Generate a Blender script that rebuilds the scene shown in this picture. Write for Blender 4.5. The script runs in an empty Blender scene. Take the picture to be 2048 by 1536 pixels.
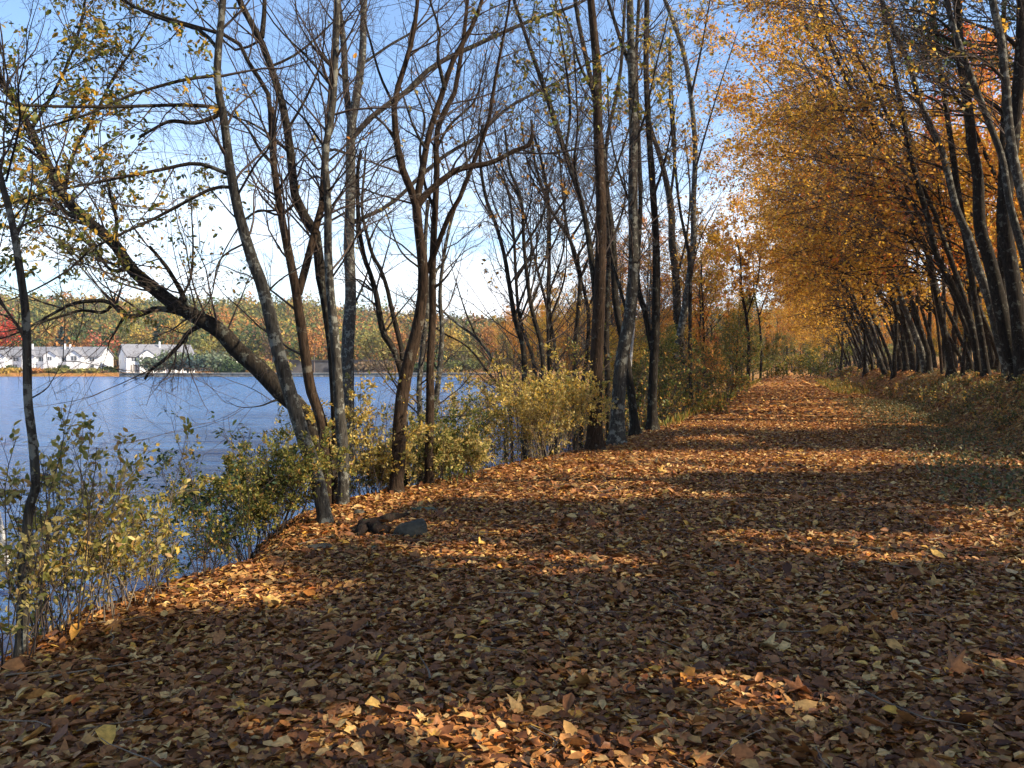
import bpy, math
import numpy as np
rad = math.radians
SC = bpy.context.scene
COL = SC.collection

# ------------------------------------------------------------------ camera
F = 1702.0                      # focal length in photo pixels (2048 wide)
YAW = rad(18.2); PITCH = rad(1.28); EYE = 1.6
cs, sn = math.cos(YAW), math.sin(YAW)
CR = np.array([cs, sn, 0.0])
CF = np.array([-sn*math.cos(PITCH), cs*math.cos(PITCH), -math.sin(PITCH)])
CU = np.array([-sn*math.sin(PITCH), cs*math.sin(PITCH), math.cos(PITCH)])
CAM = np.array([0, 0, EYE])
cam_data = bpy.data.cameras.new("camera")
cam_data.sensor_width = 36; cam_data.lens = 36*F/2048
cam_data.clip_start = 0.05; cam_data.clip_end = 5000
cam = bpy.data.objects.new("camera", cam_data); COL.objects.link(cam)
cam.location = CAM; cam.rotation_euler = (rad(90)-PITCH, 0, YAW)
SC.camera = cam

# ------------------------------------------------------------------ sun and sky
SUN_AZ = rad(90.0)              # clockwise from +Y
SUN_EL = rad(35.0)
SUNV = np.array([math.sin(SUN_AZ)*math.cos(SUN_EL), math.cos(SUN_AZ)*math.cos(SUN_EL), math.sin(SUN_EL)])
sd = bpy.data.lights.new("sun", 'SUN'); sd.energy = 5.0; sd.angle = rad(0.53); sd.color = (1, 0.87, 0.70)
so = bpy.data.objects.new("sun", sd); COL.objects.link(so)
so.rotation_euler = (rad(90)-SUN_EL, 0, math.pi-SUN_AZ)
world = bpy.data.worlds.new("World"); SC.world = world; world.use_nodes = True
wn = world.node_tree; wn.nodes.clear()
def N(t, kind, **kw):
    n = t.nodes.new(kind)
    for k, v in kw.items():
        if k == 'inp':
            for a, b in v.items(): n.inputs[a].default_value = b
        else: setattr(n, k, v)
    return n
def L(t, a, b): t.links.new(a, b)
def ramp(t, fac, stops, interp='LINEAR'):
    r = N(t, 'ShaderNodeValToRGB'); r.color_ramp.interpolation = interp
    e = r.color_ramp.elements
    while len(e) < len(stops): e.new(0.5)
    for i, (p, c) in enumerate(stops):
        e[i].position = p; e[i].color = (c[0], c[1], c[2], 1) if not np.isscalar(c) else (c, c, c, 1)
    L(t, fac, r.inputs[0]); return r
sky = N(wn, 'ShaderNodeTexSky', sky_type='NISHITA', sun_disc=False, sun_elevation=SUN_EL, sun_rotation=SUN_AZ, air_density=1.0, dust_density=0.8, ozone_density=2.0)
tc = N(wn, 'ShaderNodeTexCoord')
mp = N(wn, 'ShaderNodeMapping'); mp.inputs['Scale'].default_value = (1.0, 1.0, 5.0)
nz = N(wn, 'ShaderNodeTexNoise', inp={'Scale': 2.3, 'Detail': 9.0, 'Roughness': 0.62})
L(wn, tc.outputs['Generated'], mp.inputs[0]); L(wn, mp.outputs[0], nz.inputs['Vector'])
sep = N(wn, 'ShaderNodeSeparateXYZ'); L(wn, tc.outputs['Generated'], sep.inputs[0])
elev = ramp(wn, sep.outputs[2], [(0.0, 1.0), (0.10, 0.95), (0.20, 0.28), (0.30, 0.0)])
cl = ramp(wn, nz.outputs[0], [(0.38, 0.0), (0.60, 1.0)])
mm = N(wn, 'ShaderNodeMath', operation='MULTIPLY'); L(wn, elev.outputs[0], mm.inputs[0]); L(wn, cl.outputs[0], mm.inputs[1])
mx = N(wn, 'ShaderNodeMix', data_type='RGBA'); L(wn, mm.outputs[0], mx.inputs['Factor'])
tint = N(wn, 'ShaderNodeMix', data_type='RGBA', blend_type='MULTIPLY'); tint.inputs['Factor'].default_value = 1.0
L(wn, sky.outputs[0], tint.inputs['A']); tint.inputs['B'].default_value = (0.93, 1.0, 1.08, 1)
L(wn, tint.outputs['Result'], mx.inputs['A']); mx.inputs['B'].default_value = (7.6, 7.8, 8.2, 1)
bg = N(wn, 'ShaderNodeBackground', inp={'Strength': 0.125}); L(wn, mx.outputs['Result'], bg.inputs[0])
wo = N(wn, 'ShaderNodeOutputWorld'); L(wn, bg.outputs[0], wo.inputs[0])
SC.view_settings.view_transform = 'Standard'; SC.view_settings.look = 'None'
SC.view_settings.exposure = 1.08; SC.view_settings.gamma = 1.0
cy = SC.cycles
cy.max_bounces = 6; cy.diffuse_bounces = 3; cy.glossy_bounces = 2; cy.transmission_bounces = 3; cy.transparent_max_bounces = 4
cy.caustics_reflective = False; cy.caustics_refractive = False
cy.use_denoising = True; cy.use_adaptive_sampling = True; cy.adaptive_threshold = 0.02
cy.sample_clamp_indirect = 4.0

# ------------------------------------------------------------------ geometry helpers
def unit(v): return v/np.maximum(np.linalg.norm(v, axis=-1, keepdims=True), 1e-9)
def unproj(px, py, d):
    px = np.asarray(px, float); py = np.asarray(py, float); d = np.asarray(d, float)
    return CAM + d[..., None]*(CF + ((px-1024)/F)[..., None]*CR - ((py-768)/F)[..., None]*CU)
def proj(P):
    q = np.asarray(P) - CAM; d = q@CF
    dd = np.where(np.abs(d) < 1e-6, 1e-6, d)
    return 1024+F*(q@CR)/dd, 768-F*(q@CU)/dd, d
def sm(a, b, x):
    t = np.clip((x-a)/(b-a), 0, 1); return t*t*(3-2*t)
def hsh(x, y, s):   # cheap smooth value noise
    xi = np.floor(x*s); yi = np.floor(y*s); fx = x*s-xi; fy = y*s-yi
    fx = fx*fx*(3-2*fx); fy = fy*fy*(3-2*fy)
    def r(a, b):
        v = np.sin(a*127.1+b*311.7)*43758.5453; return v-np.floor(v)
    return (r(xi, yi)*(1-fx)+r(xi+1, yi)*fx)*(1-fy)+(r(xi, yi+1)*(1-fx)+r(xi+1, yi+1)*fx)*fy-0.5
WATER = -1.6
def edge_x(y):
    return np.interp(y, [2, 3.4, 4, 5.3, 6.5, 7.5, 8.3, 9.5, 11, 12.2, 16.6, 23, 40, 300], [-4.1, -4.2, -4.4, -4.7, -4.55, -4.9, -5.3, -5.4, -5.0, -4.8, -4.1, -3.4, -3.3, -3.3])
def height(x, y):
    x = np.asarray(x, float); y = np.asarray(y, float)
    dc = -sn*x+cs*y; xc = cs*x+sn*y                      # camera-frame depth and lateral
    edge = edge_x(y)+0.2*hsh(x*0, y, 0.9)
    shore = np.where(y > 25, np.where(y < 100, -(y-25)*28/75, -28-(y-100)*0.42), 0.0)
    low = -2.9
    z = 0.04*hsh(x, y, 0.5)+0.02*hsh(x, y, 1.7)-0.10*sm(-1.5, -4.2, x)
    # left bank and (further along) a wider wooded flat before the lake
    near = sm(0.25, -2.6, x-edge)
    shelf = sm(0, 1, -shore/6.0)
    drop = near*((1-shelf)*low+shelf*(-0.9))
    drop2 = shelf*sm(-5.5, -9.5, x-shore-1.0)*(-2.0)
    z = z+drop+drop2
    # right bank
    t0 = 3.8+0.5*hsh(x*0, y, 0.17)
    z = z+1.25*sm(t0, t0+2.0, x)+0.035*np.maximum(x-6, 0)+0.10*np.maximum(x-22, 0)+0.18*sm(3, 5, x)*hsh(x, y, 0.8)
    # far shore of the lake and the wooded hill
    inlake = sm(-6.0+0, -9.0, x-shore)
    land = sm(232, 238, dc+6*hsh(xc, dc*0, 0.05))
    Hh = np.interp(xc/np.maximum(dc, 50)*F+1024, [-900, 0, 300, 600, 850, 1000, 1600, 2600], [31, 36, 33, 31, 21, 19, 26, 40])
    hill = Hh*sm(255, 560, dc)*sm(-2.0, 0.5, -np.abs(xc)/900.0+0.5)
    z = np.where(dc > 200, z*(1-land)+(WATER+0.9+hill+0.8*hsh(x, y, 0.02))*land, z)
    return z
def ground_hit(px, py, dmax=90):
    ds = np.linspace(2.0, dmax, 3000); P = unproj(np.full(3000, px), np.full(3000, py), ds)
    below = P[:, 2] < height(P[:, 0], P[:, 1])
    i = int(np.argmax(below)) if below.any() else 2999
    return ds[i]

# mesh building -----------------------------------------------------
def mesh_from(name, V, face_sets, mats, smooth=True, colors=None):
    """face_sets: list of (faces array (M,k), material index)"""
    me = bpy.data.meshes.new(name)
    V = np.ascontiguousarray(V, np.float32)
    me.vertices.add(len(V)); me.vertices.foreach_set('co', V.ravel())
    loops = []; starts = []; mi = []; off = 0
    for f, m in face_sets:
        f = np.asarray(f)
        if len(f) == 0: continue
        M, k = f.shape
        loops.append(f.ravel()); starts.append(off+np.arange(M)*k); mi.append(np.full(M, m)); off += M*k
    loops = np.concatenate(loops).astype(np.int32); starts = np.concatenate(starts).astype(np.int32); mi = np.concatenate(mi).astype(np.int32)
    me.loops.add(len(loops)); me.loops.foreach_set('vertex_index', loops)
    me.polygons.add(len(starts)); me.polygons.foreach_set('loop_start', starts)
    me.polygons.foreach_set('material_index', mi)
    me.polygons.foreach_set('use_smooth', np.full(len(starts), smooth))
    for m in mats: me.materials.append(m)
    if colors is not None:
        ca = me.color_attributes.new('tone', 'FLOAT_COLOR', 'POINT')
        c4 = np.ones((len(V), 4), np.float32); c4[:, :3] = colors; ca.data.foreach_set('color', c4.ravel())
    me.update(calc_edges=True)
    return me
class Bag:                      # collects geometry for ONE part of ONE thing
    def __init__(s): s.V = []; s.F = []; s.C = []; s.n = 0
    def add(s, V, faces, mat=0, col=None):
        V = np.asarray(V, float).reshape(-1, 3)
        for f in (faces if isinstance(faces, list) else [faces]):
            f = np.asarray(f)
            if len(f): s.F.append((f+s.n, mat))
        s.V.append(V); s.n += len(V)
        if col is not None: s.C.append(np.broadcast_to(col, (len(V), 3)))
        return s
    def box(s, x0, x1, y0, y1, z0, z1, mat=0):
        V = [(x, y, z) for z in (z0, z1) for y in (y0, y1) for x in (x0, x1)]
        return s.add(V, [np.array([(0, 2, 3, 1), (4, 5, 7, 6), (0, 1, 5, 4), (2, 6, 7, 3), (0, 4, 6, 2), (1, 3, 7, 5)])], mat)
    def mesh(s, name, mats, smooth=False, origin=(0, 0, 0)):
        V = np.concatenate(s.V)-np.array(origin)
        return mesh_from(name, V, s.F, mats, smooth, np.concatenate(s.C) if s.C else None)
def link(name, me, parent=None, loc=(0, 0, 0), rotz=0.0):
    o = bpy.data.objects.new(name, me); COL.objects.link(o)
    if parent is not None: o.parent = parent
    o.location = loc; o.rotation_euler[2] = rotz
    return o
def tag(o, label=None, cat=None, group=None, kind=None):
    if label: o['label'] = label
    if cat: o['category'] = cat
    if group: o['group'] = group
    if kind: o['kind'] = kind
    return o
def thing(name, label, cat, loc=(0, 0, 0), group=None, rotz=0.0):
    return tag(link(name, None, None, loc, rotz), label, cat, group)
def copy_thing(src, loc, rotz, scale, label=None, group=None):
    r = src.copy(); COL.objects.link(r); r.location = loc; r.rotation_euler = (0, 0, rotz); r.scale = scale
    if label: r['label'] = label
    if group: r['group'] = group
    for ch in src.children:
        c = ch.copy(); COL.objects.link(c); c.parent = r
    return r

# curves and tubes --------------------------------------------------
def resample(P, K):
    P = np.asarray(P, float)
    if len(P) < 3:
        t = np.linspace(0, 1, K)[:, None]; return P[0]*(1-t)+P[-1]*t
    Q = np.vstack([2*P[0]-P[1], P, 2*P[-1]-P[-2]])
    out = []
    for i in range(1, len(Q)-2):
        t = np.linspace(0, 1, 12, endpoint=False)[:, None]
        p0, p1, p2, p3 = Q[i-1], Q[i], Q[i+1], Q[i+2]
        out.append(0.5*((2*p1)+(-p0+p2)*t+(2*p0-5*p1+4*p2-p3)*t**2+(-p0+3*p1-3*p2+p3)*t**3))
    out.append(Q[-2][None]); out = np.vstack(out)
    s = np.r_[0, np.cumsum(np.linalg.norm(np.diff(out, axis=0), axis=1))]
    return np.stack([np.interp(np.linspace(0, s[-1], K), s, out[:, k]) for k in range(out.shape[1])], 1)
def tubes(pts, rads, S, rng=None, lump=0.0):
    M, K, _ = pts.shape
    T = np.gradient(pts, axis=1); T = unit(T)
    avg = unit(pts[:, -1]-pts[:, 0]+1e-6)
    ref = np.where(np.abs(avg[:, 2:3]) > 0.8, np.array([[1.0, 0, 0]]), np.array([[0, 0, 1.0]]))
    ref = ref[:, None, :]
    Nn = unit(ref-(ref*T).sum(-1, keepdims=True)*T); B = np.cross(T, Nn)
    a = np.linspace(0, 2*math.pi, S, endpoint=False)
    r = rads[:, :, None]*np.ones(S)
    if lump and rng is not None:
        ph = rng.random((M, 1, 3))*6.28
        al = np.linspace(0, 1, K)[None, :, None]*rng.uniform(8, 18, (M, 1, 1))
        r = r*(1+lump*np.sin(2*a+ph[..., 0:1]+al)+lump*0.7*np.sin(3*a+ph[..., 1:2]-al*1.7)+lump*rng.normal(size=(M, K, S))*0.5)
    V = pts[:, :, None, :]+r[..., None]*(np.cos(a)[None, None, :, None]*Nn[:, :, None, :]+np.sin(a)[None, None, :, None]*B[:, :, None, :])
    V = V.reshape(-1, 3)
    i = np.arange(K-1)[:, None]*S; j = np.arange(S)[None]; j2 = (j+1) % S
    q = np.stack([i+j, i+j2, i+S+j2, i+S+j], -1).reshape(-1, 4)
    Fc = (q[None]+(np.arange(M)*K*S)[:, None, None]).reshape(-1, 4)
    return V, Fc
def grow(P0, D0, Ln, K, jit, up, rng, bias=None, bw=0.0):
    D = unit(D0); P = [P0]; cur = P0; n = len(P0); sl = (Ln/(K-1))[:, None]
    for _ in range(K-1):
        D = D+jit*rng.normal(size=(n, 3)); D[:, 2] += up
        if bias is not None: D = D+bw*bias
        D = unit(D); cur = cur+D*sl; P.append(cur)
    return np.stack(P, 1)
def spawn(pts, rads, n, t0, t1, ang, rng, rr=0.6, rmin=0.0012):
    M, K, _ = pts.shape
    t = rng.uniform(t0, t1, (M, n)); f = t*(K-1); i = np.minimum(f.astype(int), K-2); u = (f-i)[..., None]
    m = np.arange(M)[:, None]
    P = pts[m, i]*(1-u)+pts[m, i+1]*u; T = unit(pts[m, i+1]-pts[m, i])
    r = (rads[m, i]*(1-u[..., 0])+rads[m, i+1]*u[..., 0])
    rv = rng.normal(size=P.shape); rv = unit(rv-(rv*T).sum(-1, keepdims=True)*T)
    a = rng.uniform(ang[0], ang[1], (M, n, 1))
    D = np.cos(a)*T+np.sin(a)*rv
    return P.reshape(-1, 3), D.reshape(-1, 3), np.maximum(r*rr, rmin).reshape(-1), t.reshape(-1)
def taper(r0, r1, K): return r0[:, None]*(1-np.linspace(0, 1, K)[None]**0.9)+r1*np.linspace(0, 1, K)[None]

# leaves ------------------------------------------------------------
OVAL = (np.array([(0, 0, 0), (.32, .29, .07), (.72, .21, .06), (1, 0, -.02), (.72, -.21, .06), (.32, -.29, .07), (.33, 0, 0), (.72, 0, .01)], float),
        [np.array([(0, 6, 1), (7, 3, 2), (0, 5, 6), (4, 3, 7)]), np.array([(6, 7, 2, 1), (5, 4, 7, 6)])])
RHOMB = (np.array([(0, 0, 0), (.45, .33, .08), (1, 0, 0), (.45, -.33, .08)], float), [np.array([(0, 2, 1), (0, 3, 2)])])
SLIVER = (np.array([(0, 0, 0), (.5, .10, .03), (1, 0, 0), (.5, -.10, .03)], float), [np.array([(0, 2, 1), (0, 3, 2)])])
def maple(seed):
    r = np.random.default_rng(seed)
    ang = np.radians([180, 150, 125, 95, 68, 45, 22, 0, -22, -45, -68, -95, -125, -150])
    rr = np.array([.12, .42, .25, .52, .30, .62, .33, .72, .33, .62, .30, .52, .25, .42])
    V = np.zeros((15, 3)); V[1:, 0] = rr*np.cos(ang)+.1; V[1:, 1] = rr*np.sin(ang)
    rr = rr*r.uniform(.75, 1.15, 14); V[1:, 0] = rr*np.cos(ang)+.1; V[1:, 1] = rr*np.sin(ang)*r.uniform(.7, 1)
    V[1:, 2] = 0.22*np.sin(2*ang+r.uniform(0, 6))*rr*2+r.normal(size=14)*0.035; V[:, 0] += 0.35
    return V, [np.array([(0, 1+(k+1) % 14, 1+k) for k in range(14)])]
MAPLES = [maple(i) for i in range(4)]
def ovalcurl(seed):
    r = np.random.default_rng(seed); V = OVAL[0].copy()
    V[:, 2] += 0.28*(V[:, 0]-.5)**2*r.uniform(-1, 1.4)+V[:, 1]*r.uniform(-.35, .35)+np.abs(V[:, 1])*r.uniform(-.3, .6)
    V[:, 1] *= r.uniform(1.0, 1.55)
    return V, OVAL[1]
OVAL[0][:, 1] *= 0.82
OVALS = [ovalcurl(i) for i in range(6)]
def inst(tpl, P, X, Z, s, bag, mat=0, col=None):
    V0, Fs = tpl; n = len(V0); M = len(P)
    if M == 0: return
    X = unit(X); Z = unit(Z-(Z*X).sum(-1, keepdims=True)*X); Y = np.cross(Z, X)
    s = np.broadcast_to(s, (M,))[:, None, None]
    V = P[:, None]+s*(V0[None, :, 0:1]*X[:, None]+V0[None, :, 1:2]*Y[:, None]+V0[None, :, 2:3]*Z[:, None])
    off = (np.arange(M)*n)[:, None, None]
    fs = [(f[None]+off).reshape(-1, f.shape[1]) for f in Fs]
    c = None
    if col is not None: c = np.repeat(col, n, axis=0)
    bag.add(V.reshape(-1, 3), fs, mat, c)
def rand_leaves(P, D, size, rng, bag, mat, tpl=RHOMB, droop=0.5, flat=0.6):
    n = len(P)
    X = unit(D+rng.normal(size=(n, 3))*0.7); X[:, 2] -= droop; 
    Z = rng.normal(size=(n, 3))*(1-flat)+np.array([0, 0, 1.0])*flat+SUNV*0.25
    inst(tpl, P, X, Z, size*rng.uniform(0.6, 1.25, n), bag, mat)

# sunlit gaps: places on the ground the photograph shows in sun (ellipses in ground metres: x, y, rx, ry)
def ell(px, py, rx, ry):
    d = ground_hit(px, py); c = unproj(px, py, np.array(d))
    a = unproj(px+rx, py, np.array(d)); d2 = ground_hit(px, py-ry)
    return (c[0], c[1], np.linalg.norm(a-c), max(abs(d2-d), 0.12))
GAPS = [ell(430, 1178, 250, 30), ell(180, 1235, 120, 22), ell(1200, 1140, 150, 16), ell(940, 1115, 120, 14), ell(1730, 1095, 260, 20), ell(1960, 1065, 90, 20),
        ell(1080, 960, 260, 24), ell(1330, 925, 300, 18), ell(1700, 915, 190, 12), ell(1250, 935, 200, 16), ell(1420, 880, 70, 6), ell(1560, 855, 110, 5), ell(1690, 838, 120, 4),
        ell(1050, 1500, 330, 30), ell(1960, 1325, 120, 16), ell(1500, 1390, 160, 12)]
def shadow_pt(P):
    t = (P[:, 2]-0.05)/SUNV[2]; return P-SUNV*t[:, None]
def gap_w(P, grow_=1.0, lake=False):
    G = shadow_pt(P); w = np.zeros(len(P))
    for (x, y, rx, ry) in GAPS:
        e = ((G[:, 0]-x)/(rx*grow_))**2+((G[:, 1]-y)/(ry*grow_+0.1))**2
        w = np.maximum(w, np.clip(2.0-e, 0, 1))
    far = (G[:, 1] > 24) & (np.abs(G[:, 0]) < 4)
    band = np.sin(G[:, 1]*0.55+0.6*np.sin(G[:, 1]*0.23))
    w = np.where(far & (band > 0.45), 1.0, w)
    if lake:
        nn_ = hsh(G[:, 0]*0.45, G[:, 1]*1.5, 0.9)+0.35*hsh(G[:, 0]*1.3, G[:, 1]*2.6, 1.7)
        w = np.maximum(w, 0.9*sm(0.14, 0.26, nn_)*sm(6.0, 7.5, G[:, 1]))
        w = np.maximum(w, 0.85*sm(-4.7, -5.5, G[:, 0])*(G[:, 1] < 30)*(0.35+0.65*sm(4.6, 5.6, G[:, 1])))
        w = np.maximum(w, 0.97*sm(-4.9, -5.6, G[:, 0])*(G[:, 1] > 9)*(G[:, 1] < 24))
    return w

# ------------------------------------------------------------------ materials
def newmat(name):
    m = bpy.data.materials.new(name); m.use_nodes = True; m.node_tree.nodes.clear()
    t = m.node_tree; out = N(t, 'ShaderNodeOutputMaterial'); return m, t, out
def leaf_mat(name, stops, trans=0.4, spec=0.25, rough=0.5, blotch=0.0):
    m, t, out = newmat(name)
    g = N(t, 'ShaderNodeNewGeometry')
    r = ramp(t, g.outputs['Random Per Island'], stops)
    colr = r.outputs[0]
    p = N(t, 'ShaderNodeBsdfPrincipled', inp={'Roughness': rough, 'Specular IOR Level': spec})
    if blotch:
        tcn = N(t, 'ShaderNodeTexCoord'); nn = N(t, 'ShaderNodeTexNoise', inp={'Scale': 45.0, 'Detail': 3.0})
        L(t, tcn.outputs['Object'], nn.inputs['Vector'])
        rr_ = ramp(t, nn.outputs[0], [(0.35, 1-blotch), (0.65, 1.0)])
        mxx = N(t, 'ShaderNodeMix', data_type='RGBA', blend_type='MULTIPLY'); mxx.inputs['Factor'].default_value = 1
        L(t, colr, mxx.inputs['A']); L(t, rr_.outputs[0], mxx.inputs['B']); colr = mxx.outputs['Result']
    L(t, colr, p.inputs['Base Color'])
    if trans > 0:
        tr = N(t, 'ShaderNodeBsdfTranslucent'); L(t, colr, tr.inputs[0])
        mi = N(t, 'ShaderNodeMixShader'); mi.inputs[0].default_value = trans
        L(t, p.outputs[0], mi.inputs[1]); L(t, tr.outputs[0], mi.inputs[2]); L(t, mi.outputs[0], out.inputs[0])
    else: L(t, p.outputs[0], out.inputs[0])
    return m
def bark_mat(name, base, dark, lichen, amount=0.5, vscale=1.0):
    m, t, out = newmat(name)
    tcn = N(t, 'ShaderNodeTexCoord')
    mp_ = N(t, 'ShaderNodeMapping'); mp_.inputs['Scale'].default_value = (1, 1, 0.22*vscale); L(t, tcn.outputs['Object'], mp_.inputs[0])
    n1 = N(t, 'ShaderNodeTexNoise', inp={'Scale': 38.0, 'Detail': 6.0, 'Roughness': 0.65}); L(t, mp_.outputs[0], n1.inputs['Vector'])
    n2 = N(t, 'ShaderNodeTexNoise', inp={'Scale': 7.0, 'Detail': 5.0, 'Roughness': 0.7}); L(t, tcn.outputs['Object'], n2.inputs['Vector'])
    r1 = ramp(t, n1.outputs[0], [(0.35, dark), (0.62, base)])
    r2 = ramp(t, n2.outputs[0], [(0.62-0.20*amount, 0.0), (0.655-0.18*amount, 1.0)])
    mixc = N(t, 'ShaderNodeMix', data_type='RGBA'); L(t, r2.outputs[0], mixc.inputs['Factor']); L(t, r1.outputs[0], mixc.inputs['A']); mixc.inputs['B'].default_value = (*lichen, 1)
    p = N(t, 'ShaderNodeBsdfPrincipled', inp={'Roughness': 0.9, 'Specular IOR Level': 0.08}); L(t, mixc.outputs['Result'], p.inputs['Base Color'])
    b = N(t, 'ShaderNodeBump', inp={'Strength': 0.9, 'Distance': 0.02}); L(t, n1.outputs[0], b.inputs['Height']); L(t, b.outputs[0], p.inputs['Normal'])
    L(t, p.outputs[0], out.inputs[0]); return m
def plain_mat(name, c1, c2, scale=5.0, rough=0.8, bump=0.0, spec=0.3):
    m, t, out = newmat(name)
    tcn = N(t, 'ShaderNodeTexCoord'); n1 = N(t, 'ShaderNodeTexNoise', inp={'Scale': scale, 'Detail': 6.0, 'Roughness': 0.6}); L(t, tcn.outputs['Object'], n1.inputs['Vector'])
    r = ramp(t, n1.outputs[0], [(0.35, c1), (0.65, c2)])
    p = N(t, 'ShaderNodeBsdfPrincipled', inp={'Roughness': rough, 'Specular IOR Level': spec}); L(t, r.outputs[0], p.inputs['Base Color'])
    if bump:
        b = N(t, 'ShaderNodeBump', inp={'Strength': 0.8, 'Distance': bump}); L(t, n1.outputs[0], b.inputs['Height']); L(t, b.outputs[0], p.inputs['Normal'])
    L(t, p.outputs[0], out.inputs[0]); return m
def tone_mat(name, trans=0.3):
    m, t, out = newmat(name)
    a = N(t, 'ShaderNodeVertexColor', layer_name='tone')
    p = N(t, 'ShaderNodeBsdfDiffuse'); L(t, a.outputs[0], p.inputs[0])
    tr = N(t, 'ShaderNodeBsdfTranslucent'); L(t, a.outputs[0], tr.inputs[0])
    mi = N(t, 'ShaderNodeMixShader'); mi.inputs[0].default_value = trans
    L(t, p.outputs[0], mi.inputs[1]); L(t, tr.outputs[0], mi.inputs[2]); L(t, mi.outputs[0], out.inputs[0]); return m

BARK_GREY = bark_mat('bark_grey', (0.070, 0.062, 0.048), (0.020, 0.017, 0.013), (0.17, 0.165, 0.13), 0.45)
BARK_BROWN = bark_mat('bark_brown', (0.052, 0.033, 0.020), (0.012, 0.008, 0.005), (0.10, 0.085, 0.06), 0.12)
BARK_DARK = bark_mat('bark_dark', (0.034, 0.027, 0.019), (0.010, 0.008, 0.006), (0.09, 0.088, 0.065), 0.25)
BARK_BIRCH = bark_mat('bark_birch', (0.6, 0.56, 0.48), (0.25, 0.22, 0.18), (0.7, 0.67, 0.6), 0.5, 5.0)
TWIG = plain_mat('twig_bark', (0.035, 0.025, 0.018), (0.075, 0.052, 0.038), 6.0, 0.9)
TWIG_TAN = plain_mat('twig_tan', (0.10, 0.07, 0.045), (0.22, 0.17, 0.11), 6.0, 0.8)
LF = {
 'olive': leaf_mat('leaf_olive_yellow', [(0, (.09, .12, .02)), (.35, (.20, .18, .03)), (.7, (.38, .27, .05)), (1, (.5, .25, .05))], 0.45),
 'green': leaf_mat('leaf_dark_green', [(0, (.018, .035, .014)), (.6, (.04, .07, .025)), (1, (.09, .11, .03))], 0.35),
 'mid': leaf_mat('leaf_mid_green', [(0, (.06, .085, .02)), (.6, (.14, .16, .03)), (1, (.28, .24, .05))], 0.4),
 'yellow': leaf_mat('leaf_yellow', [(0, (.38, .24, .035)), (.5, (.58, .36, .05)), (1, (.70, .50, .10))], 0.5),
 'pale': leaf_mat('leaf_pale_yellow', [(0, (.34, .26, .07)), (.3, (.54, .40, .12)), (.75, (.70, .54, .19)), (1, (.55, .30, .10))], 0.5),
 'orange': leaf_mat('leaf_orange', [(0, (.45, .17, .03)), (.45, (.75, .31, .04)), (.8, (.82, .45, .06)), (1, (.70, .17, .04))], 0.64),
 'redorange': leaf_mat('leaf_red_orange', [(0, (.50, .10, .03)), (.5, (.78, .22, .06)), (1, (.84, .38, .08))], 0.64),
 'rust': leaf_mat('leaf_rust', [(0, (.28, .12, .035)), (.5, (.52, .25, .05)), (1, (.68, .40, .08))], 0.52),
 'gold': leaf_mat('leaf_gold', [(0, (.42, .20, .03)), (.5, (.66, .35, .04)), (1, (.76, .48, .06))], 0.64),
 'needle': leaf_mat('needle_green', [(0, (.015, .035, .015)), (1, (.05, .09, .03))], 0.15),
 'shrub': leaf_mat('leaf_shrub', [(0, (.14, .15, .035)), (.4, (.30, .27, .06)), (.8, (.48, .38, .10)), (1, (.36, .17, .06))], 0.5),
 'weed': leaf_mat('leaf_weed', [(0, (.05, .07, .025)), (.5, (.12, .12, .045)), (.8, (.20, .16, .06)), (1, (.26, .17, .06))], 0.3),
}
LITTER = leaf_mat('fallen_leaf', [(0, (.09, .036, .016)), (.18, (.21, .080, .026)), (.42, (.34, .135, .042)), (.66, (.44, .20, .062)), (.80, (.57, .31, .09)), (.89, (.70, .46, .18)), (.96, (.72, .40, .06)), (1, (.55, .14, .03))], 0.12, 0.22, 0.5, 0.4)

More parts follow.
